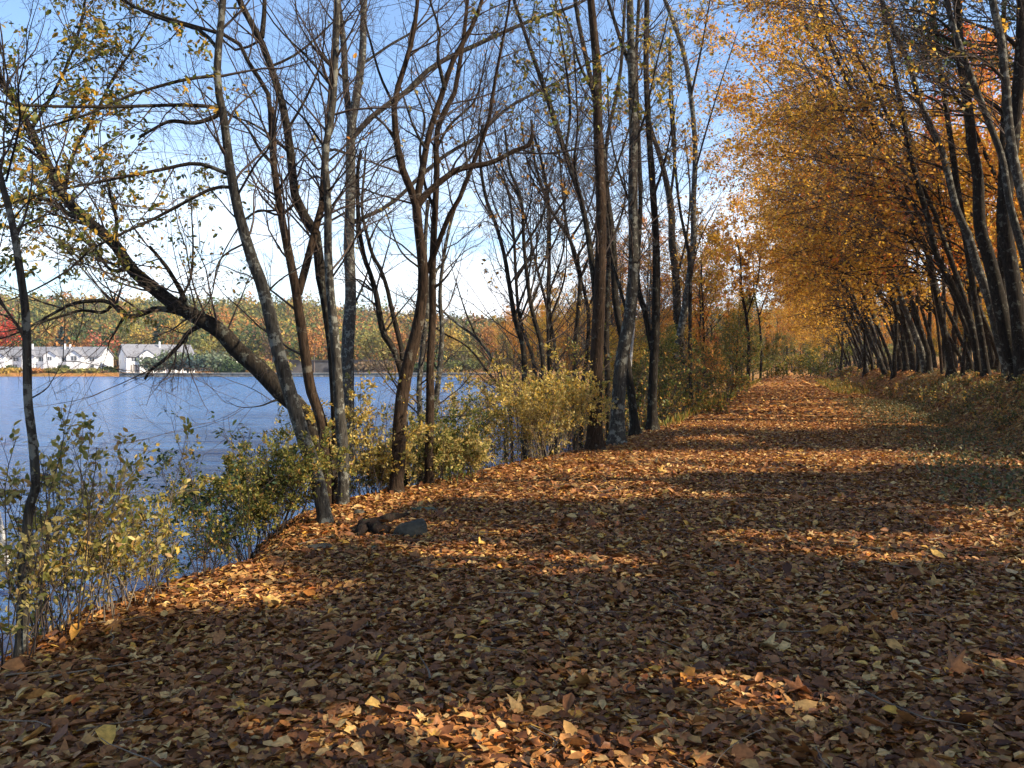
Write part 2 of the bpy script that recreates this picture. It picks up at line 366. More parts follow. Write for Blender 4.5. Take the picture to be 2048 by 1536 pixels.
# ground sheet
def ground_mat():
    m, t, out = newmat('leaf_strewn_soil')
    tcn = N(t, 'ShaderNodeTexCoord')
    v = N(t, 'ShaderNodeTexVoronoi', feature='F1', inp={'Scale': 13.0, 'Randomness': 1.0}); L(t, tcn.outputs['Object'], v.inputs['Vector'])
    sepc = N(t, 'ShaderNodeSeparateColor'); L(t, v.outputs['Color'], sepc.inputs[0])
    lr = ramp(t, sepc.outputs[0], [(0, (.06, .026, .012)), (.3, (.22, .085, .03)), (.6, (.40, .17, .05)), (.85, (.54, .28, .08)), (1, (.62, .38, .12))])
    n = N(t, 'ShaderNodeTexNoise', inp={'Scale': 0.35, 'Detail': 5.0}); L(t, tcn.outputs['Object'], n.inputs['Vector'])
    # grassy / soil tint away from the path
    s = N(t, 'ShaderNodeSeparateXYZ'); L(t, tcn.outputs['Object'], s.inputs[0])
    green = N(t, 'ShaderNodeMix', data_type='RGBA'); L(t, lr.outputs[0], green.inputs['A']); green.inputs['B'].default_value = (.075, .085, .03, 1)
    gx = ramp(t, n.outputs[0], [(0.42, 0.0), (0.62, 0.6)])
    ab = N(t, 'ShaderNodeMath', operation='ABSOLUTE'); add = N(t, 'ShaderNodeMath', operation='ADD'); add.inputs[1].default_value = 0.8
    L(t, s.outputs[0], add.inputs[0]); L(t, add.outputs[0], ab.inputs[0])
    side = N(t, 'ShaderNodeMapRange', inp={'From Min': 2.2, 'From Max': 3.6}); L(t, ab.outputs[0], side.inputs[0])
    mul = N(t, 'ShaderNodeMath', operation='MULTIPLY'); L(t, gx.outputs[0], mul.inputs[0]); L(t, side.outputs[0], mul.inputs[1]); L(t, mul.outputs[0], green.inputs['Factor'])
    p = N(t, 'ShaderNodeBsdfPrincipled', inp={'Roughness': 0.9, 'Specular IOR Level': 0.03}); L(t, green.outputs['Result'], p.inputs['Base Color'])
    b = N(t, 'ShaderNodeBump', inp={'Strength': 0.7, 'Distance': 0.03}); L(t, v.outputs['Distance'], b.inputs['Height']); L(t, b.outputs[0], p.inputs['Normal'])
    L(t, p.outputs[0], out.inputs[0]); return m
def axis(lo, hi, n, core):
    u = np.linspace(-1, 1, n); k = 6.0
    s = np.sinh(u*k)/np.sinh(k)
    return np.where(s < 0, s*-lo, s*hi)
gx_ = np.unique(np.concatenate([np.arange(-12, 12, 0.22), -12-np.cumsum(0.25*1.045**np.arange(150)), 12+np.cumsum(0.3*1.05**np.arange(120))]))
gy_ = np.unique(np.concatenate([np.arange(-6, 30, 0.3), 30+np.cumsum(0.35*1.028**np.arange(150)), -6-np.cumsum(0.4*1.08**np.arange(60))]))
XX, YY = np.meshgrid(gx_, gy_, indexing='ij'); ZZ = height(XX, YY)
nx, ny = len(gx_), len(gy_)
ii = (np.arange(nx-1)[:, None]*ny+np.arange(ny-1)[None]).ravel()
gm = mesh_from('ground', np.stack([XX, YY, ZZ], -1).reshape(-1, 3), [(np.stack([ii, ii+ny, ii+ny+1, ii+1], 1), 0)], [ground_mat()])
tag(link('ground', gm), kind='structure')

# lake
def water_mat():
    m, t, out = newmat('lake_water')
    tcn = N(t, 'ShaderNodeTexCoord'); mp_ = N(t, 'ShaderNodeMapping'); mp_.inputs['Rotation'].default_value = (0, 0, -YAW); mp_.inputs['Scale'].default_value = (0.38, 1.0, 1)
    L(t, tcn.outputs['Object'], mp_.inputs[0])
    n1 = N(t, 'ShaderNodeTexNoise', inp={'Scale': 3.0, 'Detail': 7.0, 'Roughness': 0.65, 'Distortion': 0.5}); L(t, mp_.outputs[0], n1.inputs['Vector'])
    n2 = N(t, 'ShaderNodeTexNoise', inp={'Scale': 0.75, 'Detail': 6.0, 'Roughness': 0.55}); L(t, mp_.outputs[0], n2.inputs['Vector'])
    ad = N(t, 'ShaderNodeMath', operation='MULTIPLY_ADD'); L(t, n2.outputs[0], ad.inputs[0]); ad.inputs[1].default_value = 2.6; L(t, n1.outputs[0], ad.inputs[2])
    b = N(t, 'ShaderNodeBump', inp={'Strength': 1.0, 'Distance': 1.1}); L(t, ad.outputs[0], b.inputs['Height'])
    p = N(t, 'ShaderNodeBsdfPrincipled', inp={'Roughness': 0.18, 'IOR': 1.33, 'Base Color': (0.06, 0.19, 0.46, 1), 'Specular IOR Level': 0.5}); L(t, b.outputs[0], p.inputs['Normal'])
    L(t, p.outputs[0], out.inputs[0]); return m
wv = []
for X_, Y_ in ((-600, -120), (-4.8, -120), (-4.8, 300), (-600, 700)): wv.append((X_, Y_, WATER))
tag(link('lake_water', mesh_from('lake_water', np.array(wv), [(np.array([(0, 1, 2, 3)]), 0)], [water_mat()], False)), kind='structure')

# ------------------------------------------------------------------ tree builders
def px_stem(pts, w0, w1, d_of, K=26, k=0.0, extend=0.0, base=False):
    """pts: flat list of photo pixels from root to tip -> 3D curve with real radii"""
    a = np.array(pts, float).reshape(-1, 2)
    arc = np.r_[0, np.cumsum(np.linalg.norm(np.diff(a, axis=0), axis=1))]
    w = w0+(w1-w0)*(arc/arc[-1])
    d = d_of(a[0, 1] if not base else a[:, 1]) + (k*arc/F*d_of(a[0, 1]) if not base else 0)
    d = np.broadcast_to(d, (len(a),)).astype(float)
    P = unproj(a[:, 0], a[:, 1], d); r = w/2*d/F*0.86
    if extend > 0:
        dr = unit(P[-1]-P[-2]); dr = unit(dr+np.array([0, 0, 0.25]))
        P = np.vstack([P, P[-1]+dr*extend*0.5, P[-1]+dr*extend+np.array([0.1, 0, 0.1])]); r = np.r_[r, r[-1]*0.65, r[-1]*0.2]
    if base:
        b = P[0].copy(); gz = float(height(b[0], b[1]))
        if b[2] > gz+0.05:
            b[2] = gz
            P = np.vstack([b, P]); r = np.r_[r[0]*1.08, r]
        # root flare
        up = unit(P[1]-P[0]); b0 = P[0]-np.array([0, 0, 0.12])
        P = np.vstack([b0, P[0]+up*0.10, P[0]+up*0.38, P[1:]] if np.linalg.norm(P[1]-P[0]) > 0.6 else [b0, P])
        r = np.r_[r[0]*2.1, r[0]*1.42, r[0]*1.08, r[1:]] if len(P) == len(r)+2 else np.r_[r[0]*1.6, r]
    Q = resample(np.column_stack([P, r]), K)
    return Q[:, :3], Q[:, 3]
def traced_tree(name, label, base_stem, limbs=(), d=None, kd=0.0, seed=0, bark=None, group=None, ext=4.0,
                nb=12, bl=(0.9, 2.4), nt=7, tl=0.42, nf=4, rt=0.0016, leaves=0, lsize=0.07, lmat='olive', lfilt=None, ltpl=RHOMB, bias=None, bw=0.0, up=0.05,
                t0=0.28, ang=(0.5, 1.15), cat='tree', shade_filter=False, flat=0.5):
    rng = np.random.default_rng(seed)
    pts, w0, w1 = base_stem
    if d is None: d = ground_hit(pts[0], pts[1])
    y0 = pts[1]
    def d_of(py): return d+kd*(y0-np.asarray(py, float))/F*d
    main = px_stem(pts, w0, w1, d_of, base=True, extend=ext if pts[-1] <= 20 else 0, K=40)
    S = [main]
    for i, lb in enumerate(limbs):
        p2, a, b = lb[:3]; kk = lb[3] if len(lb) > 3 else rng.uniform(-0.45, 0.45)
        S.append(px_stem(p2, a, b, d_of, k=kk, extend=ext*0.8 if p2[-1] <= 20 else (0.5 if b < 6 else 0), K=26))
    root_loc = main[0][0]+np.array([0, 0, 0.12])
    o = thing(name, label, cat, root_loc, group)
    tb = Bag()
    V, Fc = tubes(S[0][0][None], S[0][1][None], 14, rng, 0.05); tb.add(V, Fc)
    for P, r in S[1:]:
        V, Fc = tubes(P[None], r[None], 10, rng, 0.045); tb.add(V, Fc, 1 if r[0] < S[0][1][4]*0.55 else 0)
    link('trunk', tb.mesh('trunk', [bark or BARK_GREY, BARK_DARK if bark is not BARK_BIRCH else BARK_BIRCH], True, root_loc), o)
    # side branches and fine twigs
    cb = Bag()
    SP = np.stack([resample(np.column_stack([P, r]), 26) for P, r in S]); sp, sr = SP[..., :3], SP[..., 3]
    lens = np.linalg.norm(np.diff(sp, axis=1), axis=2).sum(1); tot = lens.sum()
    lv1 = []
    for i in range(len(S)):
        n = max(2, int(round(nb*(1.0 if i == 0 else lens[i]/lens[0]*1.3))))
        P, D, R, T = spawn(sp[i:i+1], sr[i:i+1], n, t0 if i == 0 else 0.12, 0.99, ang, rng, 0.42, 0.003)
        lv1.append((P, D, np.minimum(R, 0.016), T))
    P = np.concatenate([a[0] for a in lv1]); D = np.concatenate([a[1] for a in lv1]); R = np.concatenate([a[2] for a in lv1]); T = np.concatenate([a[3] for a in lv1])
    if bias is not None: D = D+np.array(bias)*bw*4
    Ln = rng.uniform(bl[0], bl[1], len(P))
    B1 = grow(P, D, Ln, 9, 0.13, up, rng, np.array(bias) if bias is not None else None, bw); R1 = taper(R, rt*1.5, 9)
    V, Fc = tubes(B1, R1, 5); cb.add(V, Fc, 0)
    P, D, R, T = spawn(B1, R1, nt, 0.15, 1.0, (0.4, 1.1), rng, 0.6, rt*1.4)
    L2 = np.repeat(Ln, nt)*tl*(1.15-T)*rng.uniform(0.7, 1.3, len(P))
    B2 = grow(P, D, L2, 6, 0.16, up*0.8, rng, np.array(bias) if bias is not None else None, bw*0.6); R2 = taper(R, rt, 6)
    P, D, R, T = spawn(B2, R2, nf, 0.2, 1.0, (0.35, 1.0), rng, 0.7, rt)
    L3 = np.repeat(L2, nf)*0.5*rng.uniform(0.5, 1.2, len(P))
    B3 = grow(P, D, L3, 4, 0.15, up*0.5, rng); R3 = taper(R, rt*0.7, 4)
    V, Fc = tubes(B2, R2, 3); cb.add(V, Fc, 0)
    V, Fc = tubes(B3, R3, 3); cb.add(V, Fc, 0)
    if leaves:
        src = np.concatenate([B3[:, 1:].reshape(-1, 3), B2[:, 3:].reshape(-1, 3)])
        dr = np.concatenate([np.repeat(B3[:, -1]-B3[:, 0], 3, axis=0), np.repeat(B2[:, -1]-B2[:, 0], 3, axis=0)])
        idx = np.repeat(rng.integers(0, len(src), leaves//3+1), 3)[:leaves]; LP = src[idx]+rng.normal(size=(leaves, 3))*lsize*0.35; LD = unit(dr[idx])
        keep = np.ones(leaves, bool)
        if lfilt is not None:
            x, y, dd = proj(LP); keep &= rng.random(leaves) < lfilt(x, y)
        if shade_filter: keep &= rng.random(leaves) > gap_w(LP)*0.8
        mats = [lmat] if isinstance(lmat, str) else lmat
        which = rng.integers(0, len(mats), leaves)
        for k_, mk in enumerate(mats):
            s_ = keep & (which == k_)
            rand_leaves(LP[s_], LD[s_], lsize, rng, cb, 1+k_, ltpl, 0.5, flat)
        link('crown', cb.mesh('crown', [TWIG]+[LF[m] for m in mats], True, root_loc), o)
    else:
        link('crown', cb.mesh('crown', [TWIG], True, root_loc), o)
    return o
def free_tree(name, label, cat, seed, H, lean, spread, leafmats, nleaf, lsize, bark, r0=0.16, crown0=0.3, nl=16, group=None, sweep=0.0, loc=(0, 0, 0), rotz=0.0, shade=False, ltpl=RHOMB, kind='broad', gapg=1.0, nt=6):
    rng = np.random.default_rng(seed); loc = np.array(loc, float)
    K = 16; t = np.linspace(0, 1, K)
    wob = np.cumsum(rng.normal(size=(K, 2))*0.05*H/16, axis=0)
    P = np.column_stack([lean[0]*H*t**1.3+wob[:, 0], lean[1]*H*t**1.3+wob[:, 1], H*t-0.15])
    r = r0*(1-t*0.93); r[0] *= 1.6
    o = thing(name, label, cat, loc, group, rotz)
    tb = Bag(); V, Fc = tubes(P[None], r[None], 9, rng, 0.05); tb.add(V, Fc)
    if kind == 'pine':
        nl2 = nl; tt = np.sort(rng.uniform(crown0, 0.98, nl2)); az = rng.uniform(0, 6.28, nl2)
        D = np.column_stack([np.cos(az), np.sin(az), np.full(nl2, 0.12)]); Ln = spread*(1.08-tt)/(1.08-crown0)*rng.uniform(.75, 1.1, nl2)
        P0 = np.stack([np.interp(tt, t, P[:, k]) for k in range(3)], 1)
        B1 = grow(P0, D, Ln, 8, 0.05, 0.01, rng)
    else:
        P0, D, R_, tt = spawn(P[None], r[None], nl, crown0, 0.97, (0.45, 1.0), rng)
        D[:, 2] = np.abs(D[:, 2])*0.8+0.2; Ln = spread*(1.15-0.6*np.abs((tt-crown0)/(1-crown0)-0.35))*rng.uniform(.7, 1.15, nl)
        D[:, 0] -= sweep; B1 = grow(P0, D, Ln, 8, 0.12, 0.06-0.06*min(sweep, 1), rng)
    R0_ = np.interp(tt, t, r)*0.45; R1 = taper(np.maximum(R0_, 0.012), 0.006, 8)
    V, Fc = tubes(B1, R1, 5); tb.add(V, Fc)
    link('trunk', tb.mesh('trunk', [bark], True), o)
    cb = Bag()
    P0, D, R_, T = spawn(B1, R1, nt+4, 0.15, 1.0, (0.4, 1.1), rng, 0.6, 0.005)
    L2 = np.repeat(Ln, nt+4)*0.42*(1.2-T)
    B2 = grow(P0, D, L2, 6, 0.14, 0.03, rng); R2 = taper(R_, 0.003, 6)
    if shade:
        c_, s_ = math.cos(rotz), math.sin(rotz)
        def wr(q): return np.column_stack([q[:, 0]*c_-q[:, 1]*s_, q[:, 0]*s_+q[:, 1]*c_, q[:, 2]])+loc
        kk = gap_w(wr(B2[:, 3]), 1.0, True) < 0.5; B2, R2 = B2[kk], R2[kk]; L2 = L2[kk]
    V, Fc = tubes(B2, R2, 3); cb.add(V, Fc, 0)
    P0, D, R_, T = spawn(B2, R2, nt, 0.2, 1.0, (0.35, 1.1), rng, 0.7, 0.003)
    B3 = grow(P0, D, np.repeat(L2, nt)*0.5, 4, 0.2, 0.0, rng); R3 = taper(R_, 0.002, 4)
    if shade:
        kk = gap_w(wr(B3[:, 2]), 1.0, True) < 0.4; B3, R3 = B3[kk], R3[kk]
    V, Fc = tubes(B3, R3, 3); cb.add(V, Fc, 0)
    if nleaf:
        src = np.concatenate([B3.reshape(-1, 3), B2[:, 2:].reshape(-1, 3)]); idx = np.repeat(rng.integers(0, len(src), nleaf//4+1), 4)[:nleaf]
        LP = src[idx]+rng.normal(size=(nleaf, 3))*lsize*0.75; LD = rng.normal(size=(nleaf, 3)); LD[:, 2] *= 0.4
        # clumpy density
        cn = hsh(LP[:, 0]+LP[:, 2]*0.7, LP[:, 1]-LP[:, 2]*0.5, 0.9); keep = rng.random(nleaf) < np.clip(0.75+1.3*cn, 0.12, 1)
        if shade:
            c_, s_ = math.cos(rotz), math.sin(rotz)
            W = np.column_stack([LP[:, 0]*c_-LP[:, 1]*s_, LP[:, 0]*s_+LP[:, 1]*c_, LP[:, 2]])+loc
            keep &= rng.random(nleaf) > gap_w(W, 1.12, True)*0.99
        which = rng.integers(0, len(leafmats), nleaf)
        for k_, mk in enumerate(leafmats):
            s2 = keep & (which == k_); rand_leaves(LP[s2], LD[s2], lsize, rng, cb, 1+k_, ltpl, 0.3, 0.45)
    link('crown', cb.mesh('crown', [TWIG]+[LF[m] for m in leafmats], True), o)
    return o

# ---- leaf area filters in the photograph (where each crown still keeps leaves)
def f_upleft(x, y):
    w = sm(620, 380, x+0.25*y)*sm(640, 330, y)
    return np.clip(w*(0.65+1.8*hsh(x, y, 1/90.0)), 0, 1)
def f_left_mid(x, y):
    w = ((x > 240) & (x < 520) & (y > 330) & (y < 660))*0.5+((x < 260) & (y > 180) & (y < 560))*0.75
    return np.clip(w*(0.8+2.0*hsh(x, y, 1/60.0)), 0, 1)
def f_sparse(x, y): return np.where(hsh(x, y, 1/70.0) > 0.25, 1.0, 0.06)
def f_greenmid(x, y):
    w = sm(430, 180, y)
    return np.clip(w*(0.55+2.2*hsh(x+300, y, 1/70.0)), 0, 1)

# ---- near left cluster
traced_tree('leaning_tree', 'thick dark trunk leaning far left over the lake with olive leaves in its crown',
    ([655,940, 636,890, 601,820, 560,782, 523,741, 478,703, 441,662, 393,635, 352,611, 307,577, 262,537, 226,484, 174,440, 125,388, 97,331, 60,262, 36,210, 12,178, -40,90], 47, 12),
    [([400,636, 342,621, 307,618, 280,630, 249,632, 219,604, 171,603, 137,611, 96,633, 68,649, 20,672], 15, 4),
     ([249,632, 239,649, 228,668, 219,683, 214,706], 7, 2), ([222,612, 205,625, 164,621, 123,632, 58,652, 0,664], 8, 3),
     ([403,650, 376,666, 359,690, 328,720, 301,741, 290,758], 12, 6), ([372,620, 363,585, 335,537, 318,515, 299,492], 14, 6),
     ([236,492, 230,476, 234,444, 224,404, 218,380, 205,330], 11, 4), ([262,537, 222,540, 190,500, 150,470, 90,450, 40,470], 9, 3),
     ([174,440, 140,430, 100,400, 40,402, -20,420], 12, 5), ([125,388, 150,300, 190,230, 230,150, 280,80], 11, 4), ([97,331, 40,290, -10,300], 9, 4), ([352,611, 380,560, 386,500, 384,440], 7, 3), ([60,262, 110,180, 150,90, 170,0], 9, 4), ([601,820, 560,800, 520,812], 10, 3)],
    d=10.9, kd=0.10, seed=1, bark=BARK_DARK, nb=38, bl=(0.7, 2.2), leaves=17000, lsize=0.072, lmat=['olive', 'mid', 'olive'], lfilt=lambda x, y: np.clip(f_upleft(x, y)+f_left_mid(x, y), 0, 1), ltpl=OVAL, t0=0.35)
traced_tree('maple_tree', 'grey trunk rising left from the front clump, nearest of the leaning stems over the rock',
    ([652,1048, 635,963, 602,859, 574,766, 553,690, 529,585, 493,484, 464,363, 448,242, 434,161, 438,81, 446,0], 37, 15),
    [([440,225, 428,234, 388,246, 343,242, 307,258, 279,275], 11, 6), ([463,352, 424,335, 384,327, 323,339, 242,355, 161,371, 81,388, 0,412], 10, 4, -0.3),
     ([466,375, 452,373, 420,379, 363,408, 303,440, 242,468, 182,500, 141,537, 81,573, 20,600], 9, 3, -0.35), ([438,150, 363,161, 262,190, 182,226, 81,258, 0,287], 8, 4, -0.5),
     ([445,215, 363,210, 202,214, 40,210, 0,202], 9, 6, -0.6), ([470,400, 510,330, 540,290, 560,210], 6, 3), ([436,100, 400,60, 330,40, 250,0], 9, 5), ([493,484, 440,520, 420,600, 380,640], 5, 2), ([530,590, 560,560, 620,520], 5, 2)],
    seed=2, nb=16, bl=(0.8, 2.0), leaves=7000, lsize=0.07, lmat=['olive', 'mid', 'gold'], lfilt=f_upleft, ltpl=OVAL, group='stems of the front clump at the bank edge')
traced_tree('maple_tree', 'slender straight pale grey stem in the middle of the front clump',
    ([686,1012, 687,916, 677,798, 670,681, 661,588, 656,494, 656,400, 650,308, 665,220, 672,88, 676,0], 27, 12),
    [([655,400, 620,350, 590,330, 540,300], 5, 2), ([661,560, 700,500, 730,430, 760,400], 5, 2), ([652,300, 610,240, 560,190, 520,140], 6, 2), ([668,180, 620,120, 560,60, 520,0], 6, 3)],
    seed=3, nb=16, bl=(0.8, 2.2), group='stems of the front clump at the bank edge', bark=BARK_GREY)
traced_tree('maple_tree', 'tallest thick lichen-spotted grey trunk of the front clump, forking high with long arching limbs',
    ([700,1000, 696,869, 694,775, 696,681, 701,588, 698,494, 701,400, 701,308, 703,246, 712,198, 725,110, 727,26, 729,0], 36, 15),
    [([702,250, 692,176, 687,88, 679,26, 676,0], 17, 13), ([705,275, 749,229, 806,189, 868,132, 956,88, 1065,40, 1153,9], 14, 7, 0.35), ([703,445, 767,417, 806,387, 841,352, 894,308, 956,272, 1017,215, 1109,167, 1175,127, 1300,60], 10, 4, 0.3),
     ([702,310, 660,300, 640,340, 600,300, 560,290, 500,250], 7, 3), ([722,130, 780,90, 830,60, 900,0], 7, 3), ([700,420, 640,450, 600,440, 560,380], 6, 3), ([695,640, 730,560, 745,500], 6, 3), ([690,160, 640,110, 600,50, 590,0], 6, 3)],
    seed=4, nb=18, bl=(0.9, 2.4), group='stems of the front clump at the bank edge', leaves=260, lmat=['orange'], lsize=0.08, ltpl=OVAL, lfilt=f_sparse)
traced_tree('oak_tree', 'brown trunk forking in a tall V just left of the front clump',
    ([655,960, 644,850, 621,775, 607,681, 597,620, 589,565, 565,444, 548,330, 541,214], 27, 14),
    [([597,588, 616,517, 630,461, 644,409, 648,340, 654,283, 666,121, 672,0], 18, 10), ([548,330, 520,300, 490,250, 440,215, 400,180], 8, 3), ([541,225, 535,185, 500,130, 470,80, 380,50, 300,25, 230,-10], 11, 6), ([560,420, 500,430, 450,500, 430,560], 5, 2), ([641,400, 700,330, 720,280], 5, 2)],
    d=10.3, seed=5, bark=BARK_BROWN, nb=14, bl=(0.8, 2.2), leaves=500, lmat=['mid', 'orange'], lsize=0.08, ltpl=OVAL, lfilt=lambda x, y: f_left_mid(x, y)+0.05)
traced_tree('oak_tree', 'rough dark trunk behind the front clump, bending to the upper left from its fork',
    ([676,930, 668,728, 651,597, 640,541, 630,461, 593,404, 581,307, 565,210, 541,133, 521,81, 484,12, 470,-20], 28, 14),
    [([524,75, 528,30, 529,0], 13, 10), ([581,307, 540,270, 500,245, 455,230], 8, 3), ([575,260, 610,200, 640,130, 650,60], 7, 3), ([593,404, 560,430, 520,420, 480,440, 440,400], 7, 3), ([541,133, 590,110, 650,60, 700,0], 6, 3), ([521,81, 470,100, 430,60, 370,0], 6, 3)],
    d=11.0, seed=6, bark=BARK_DARK, nb=16, bl=(0.9, 2.4), leaves=500, lmat=['olive', 'orange'], lsize=0.08, ltpl=OVAL, lfilt=f_left_mid)
# ---- forked brown trees in the middle of the bank
traced_tree('oak_tree', 'brown split-barked trunk with a thick broken limb reaching right, middle of the bank',
    ([792,985, 797,916, 799,845, 808,766, 822,705, 841,625, 846,541, 836,447, 832,400, 815,365, 797,308, 788,211, 799,163, 819,101, 832,35, 835,0], 34, 9),
    [([834,400, 846,334, 859,264, 885,185, 907,119, 942,57, 964,0], 17, 9), ([836,410, 850,391, 885,360, 920,338, 982,325, 1026,303, 1057,290, 1065,268], 17, 9, 0.1), ([795,290, 770,250, 745,235, 720,260], 7, 3), ([852,300, 826,250, 800,170], 7, 3), ([890,180, 875,110, 880,60, 860,0], 10, 5), ([797,308, 760,330, 730,380, 700,400], 5, 2),
     ([920,338, 950,300, 960,230, 970,160], 6, 2), ([846,541, 800,500, 770,420, 740,380], 5, 2), ([788,211, 760,150, 740,80, 720,0], 7, 4)],
    d=11.2, seed=7, bark=BARK_BROWN, nb=18, bl=(0.8, 2.3), nt=8)
traced_tree('oak_tree', 'dark twin stem close behind the split-barked trunk, with two jagged snags',
    ([858,900, 860,822, 860,728, 865,634, 865,541, 868,461, 872,395, 874,330, 872,272, 890,220, 907,193, 925,88, 935,0], 22, 8),
    [([866,590, 867,578, 888,559, 905,536], 9, 3), ([866,552, 869,545, 888,522, 898,498], 8, 3), ([852,545, 874,495, 894,440, 920,395, 947,325, 975,250, 990,160, 1010,60, 1020,0], 14, 5), ([870,420, 850,370, 840,300, 850,240, 830,180], 8, 4), ([872,300, 900,250, 950,200, 970,120], 7, 3)],
    d=12.0, seed=8, bark=BARK_BROWN, nb=18, bl=(0.8, 2.4), nt=8)
traced_tree('maple_tree', 'thin dark stem leaning left out of the fork beside the split-barked trunk',
    ([808,800, 801,738, 785,695, 766,663, 752,588, 740,545, 729,517, 722,480, 717,447, 715,350, 722,300], 17, 7),
    [([806,720, 804,700, 785,625, 775,580, 762,541, 745,510, 738,484, 724,419, 730,330], 13, 5), ([752,588, 720,560, 690,560], 5, 2), ([738,484, 760,440, 790,420], 5, 2)],
    d=12.4, seed=9, bark=BARK_DARK, nb=16, bl=(0.7, 1.8), leaves=350, lmat=['pale'], lsize=0.08, lfilt=f_sparse)
traced_tree('maple_tree', 'grey trunk half hidden by yellow shrubs, right of the twin brown stems',
    ([842,930, 842,860, 838,780, 845,700, 852,640, 856,600, 850,500, 856,400], 16, 8), [], d=14.0, seed=10, nb=12)
traced_tree('maple_tree', 'short grey stem slanting right behind the twin brown stems',
    ([856,900, 872,800, 880,730, 884,660, 880,600, 884,540, 900,450, 930,360], 15, 5), [], d=14.5, seed=101, nb=12)
# ---- mid-distance slender trees beyond the yellow shrubs
mid = [([1048,860, 1048,709, 1029,634, 1010,517, 991,447, 973,400, 960,320, 965,250], 15, 6, 19, 'first slender trunk right of the twin brown stems, leaning left'),
       ([1086,860, 1085,709, 1062,611, 1048,494, 1043,400, 1020,340, 1010,260], 13, 5, 20, 'slender trunk standing between two others above the yellow shrubs, curving left'),
       ([1104,860, 1099,719, 1097,588, 1099,447, 1095,390, 1085,330, 1068,270], 14, 5, 21, 'upright slender trunk above the right end of the yellow shrubs'),
       ([1060,860, 1070,740, 1040,640, 1032,560, 1028,480, 1017,387, 986,325, 960,260], 10, 4, 23, 'thin dark stem crossing behind the slender trunks over the yellow shrubs'),
       ([1115,860, 1112,720, 1100,640, 1075,540, 1052,440, 1030,380], 10, 4, 25, 'thin stem leaning left behind the upright slender trunk'),
       ([1150,850, 1150,700, 1160,560, 1140,480, 1100,417, 1070,325, 1062,240], 13, 5, 22, 'slender trunk leaning left just short of the tall pair at the path bend'),
       ([1162,840, 1172,720, 1176,620, 1150,520, 1130,430, 1118,300], 11, 4, 26, 'dark thin trunk directly left of the tall pair at the path bend')]
for i, (p, w0, w1, d_, lab) in enumerate(mid):
    traced_tree('slender_tree', lab, (p, w0, w1), [([p[6], p[7], p[6]+40, p[7]-70, p[6]+60, p[7]-170], 6, 2), ([p[8], p[9], p[8]-40, p[9]-70, p[8]-55, p[9]-160], 5, 2), ([p[4], p[5], p[4]+30, p[5]-90, p[4]+32, p[5]-200], 6, 2)], d=d_, seed=20+i, bark=BARK_DARK, nb=20, bl=(1.2, 3.4), nt=8, rt=0.003, nf=4, group='slender trunks beyond the yellow shrubs', leaves=160, lmat=['rust'], lsize=0.11, t0=0.3)
traced_tree('slanting_tree', 'bare grey stem slanting down left toward the water behind the yellow shrubs', ([1010,800, 987,723, 954,677, 916,648, 869,606, 840,560], 9, 4), [([954,677, 930,620, 905,540], 5, 2)], d=20.5, seed=31, bark=BARK_GREY, nb=14, bl=(.8, 2.0), rt=0.003)
traced_tree('slanting_tree', 'thin dark stem almost lying over the water, lowest of the slanting ones', ([1020,830, 965,730, 930,690, 888,667, 850,640], 7, 3), [], d=21.5, seed=32, bark=BARK_DARK, nb=12, bl=(.8, 2.0), rt=0.003)
# ---- tall trees by the path edge
GR = 'tall trunks along the left edge of the path'
traced_tree('tall_tree', 'thick brown-based trunk, nearest of the tall row left of the path, forking high',
    ([1190,902, 1190,798, 1195,681, 1200,564, 1202,447, 1202,395, 1197,286, 1193,132, 1182,0], 33, 17),
    [([1194,640, 1188,560, 1166,417, 1131,308, 1096,198, 1065,110, 1035,22, 1028,0], 16, 8), ([1200,400, 1230,340, 1260,250, 1270,180], 6, 3), ([1195,200, 1160,130, 1140,60, 1120,0], 8, 4), ([1166,417, 1150,330, 1155,250, 1150,130], 7, 3), ([1131,308, 1140,220, 1130,120, 1110,0], 7, 4)],
    seed=40, bark=BARK_BROWN, nb=22, bl=(1.0, 3.0), nt=8, rt=0.0025, group=GR, leaves=3800, lmat=['mid', 'olive'], lsize=0.10, lfilt=f_greenmid)
traced_tree('tall_tree', 'tall trunk with a sunlit pale right edge, second of the row left of the path',
    ([1233,890, 1237,788, 1243,719, 1257,651, 1264,583, 1267,514, 1266,395, 1267,264, 1263,132, 1260,0], 33, 15),
    [([1264,140, 1241,79, 1219,9, 1214,-10], 11, 7), ([1258,640, 1225,520, 1215,440, 1212,420], 8, 5), ([1267,300, 1290,230, 1310,140, 1330,60], 6, 3), ([1266,420, 1240,350, 1220,260, 1215,160], 6, 3)],
    seed=41, bark=BARK_GREY, nb=20, bl=(1.0, 3.0), nt=8, rt=0.0025, group=GR, leaves=1200, lmat=['olive', 'yellow'], lsize=0.10, lfilt=f_greenmid)
traced_tree('tall_tree', 'dark trunk directly behind the pale-edged one, leaning left',
    ([1272,872, 1262,780, 1250,700, 1237,640, 1230,583, 1226,480, 1215,400, 1206,308, 1190,200, 1160,60, 1150,0], 20, 9),
    [([1226,480, 1250,400, 1245,330], 6, 3)], seed=42, bark=BARK_DARK, nb=18, bl=(1.2, 3.0), nt=8, rt=0.003, group=GR, leaves=1500, lmat=['mid', 'olive'], lsize=0.11, lfilt=f_greenmid)
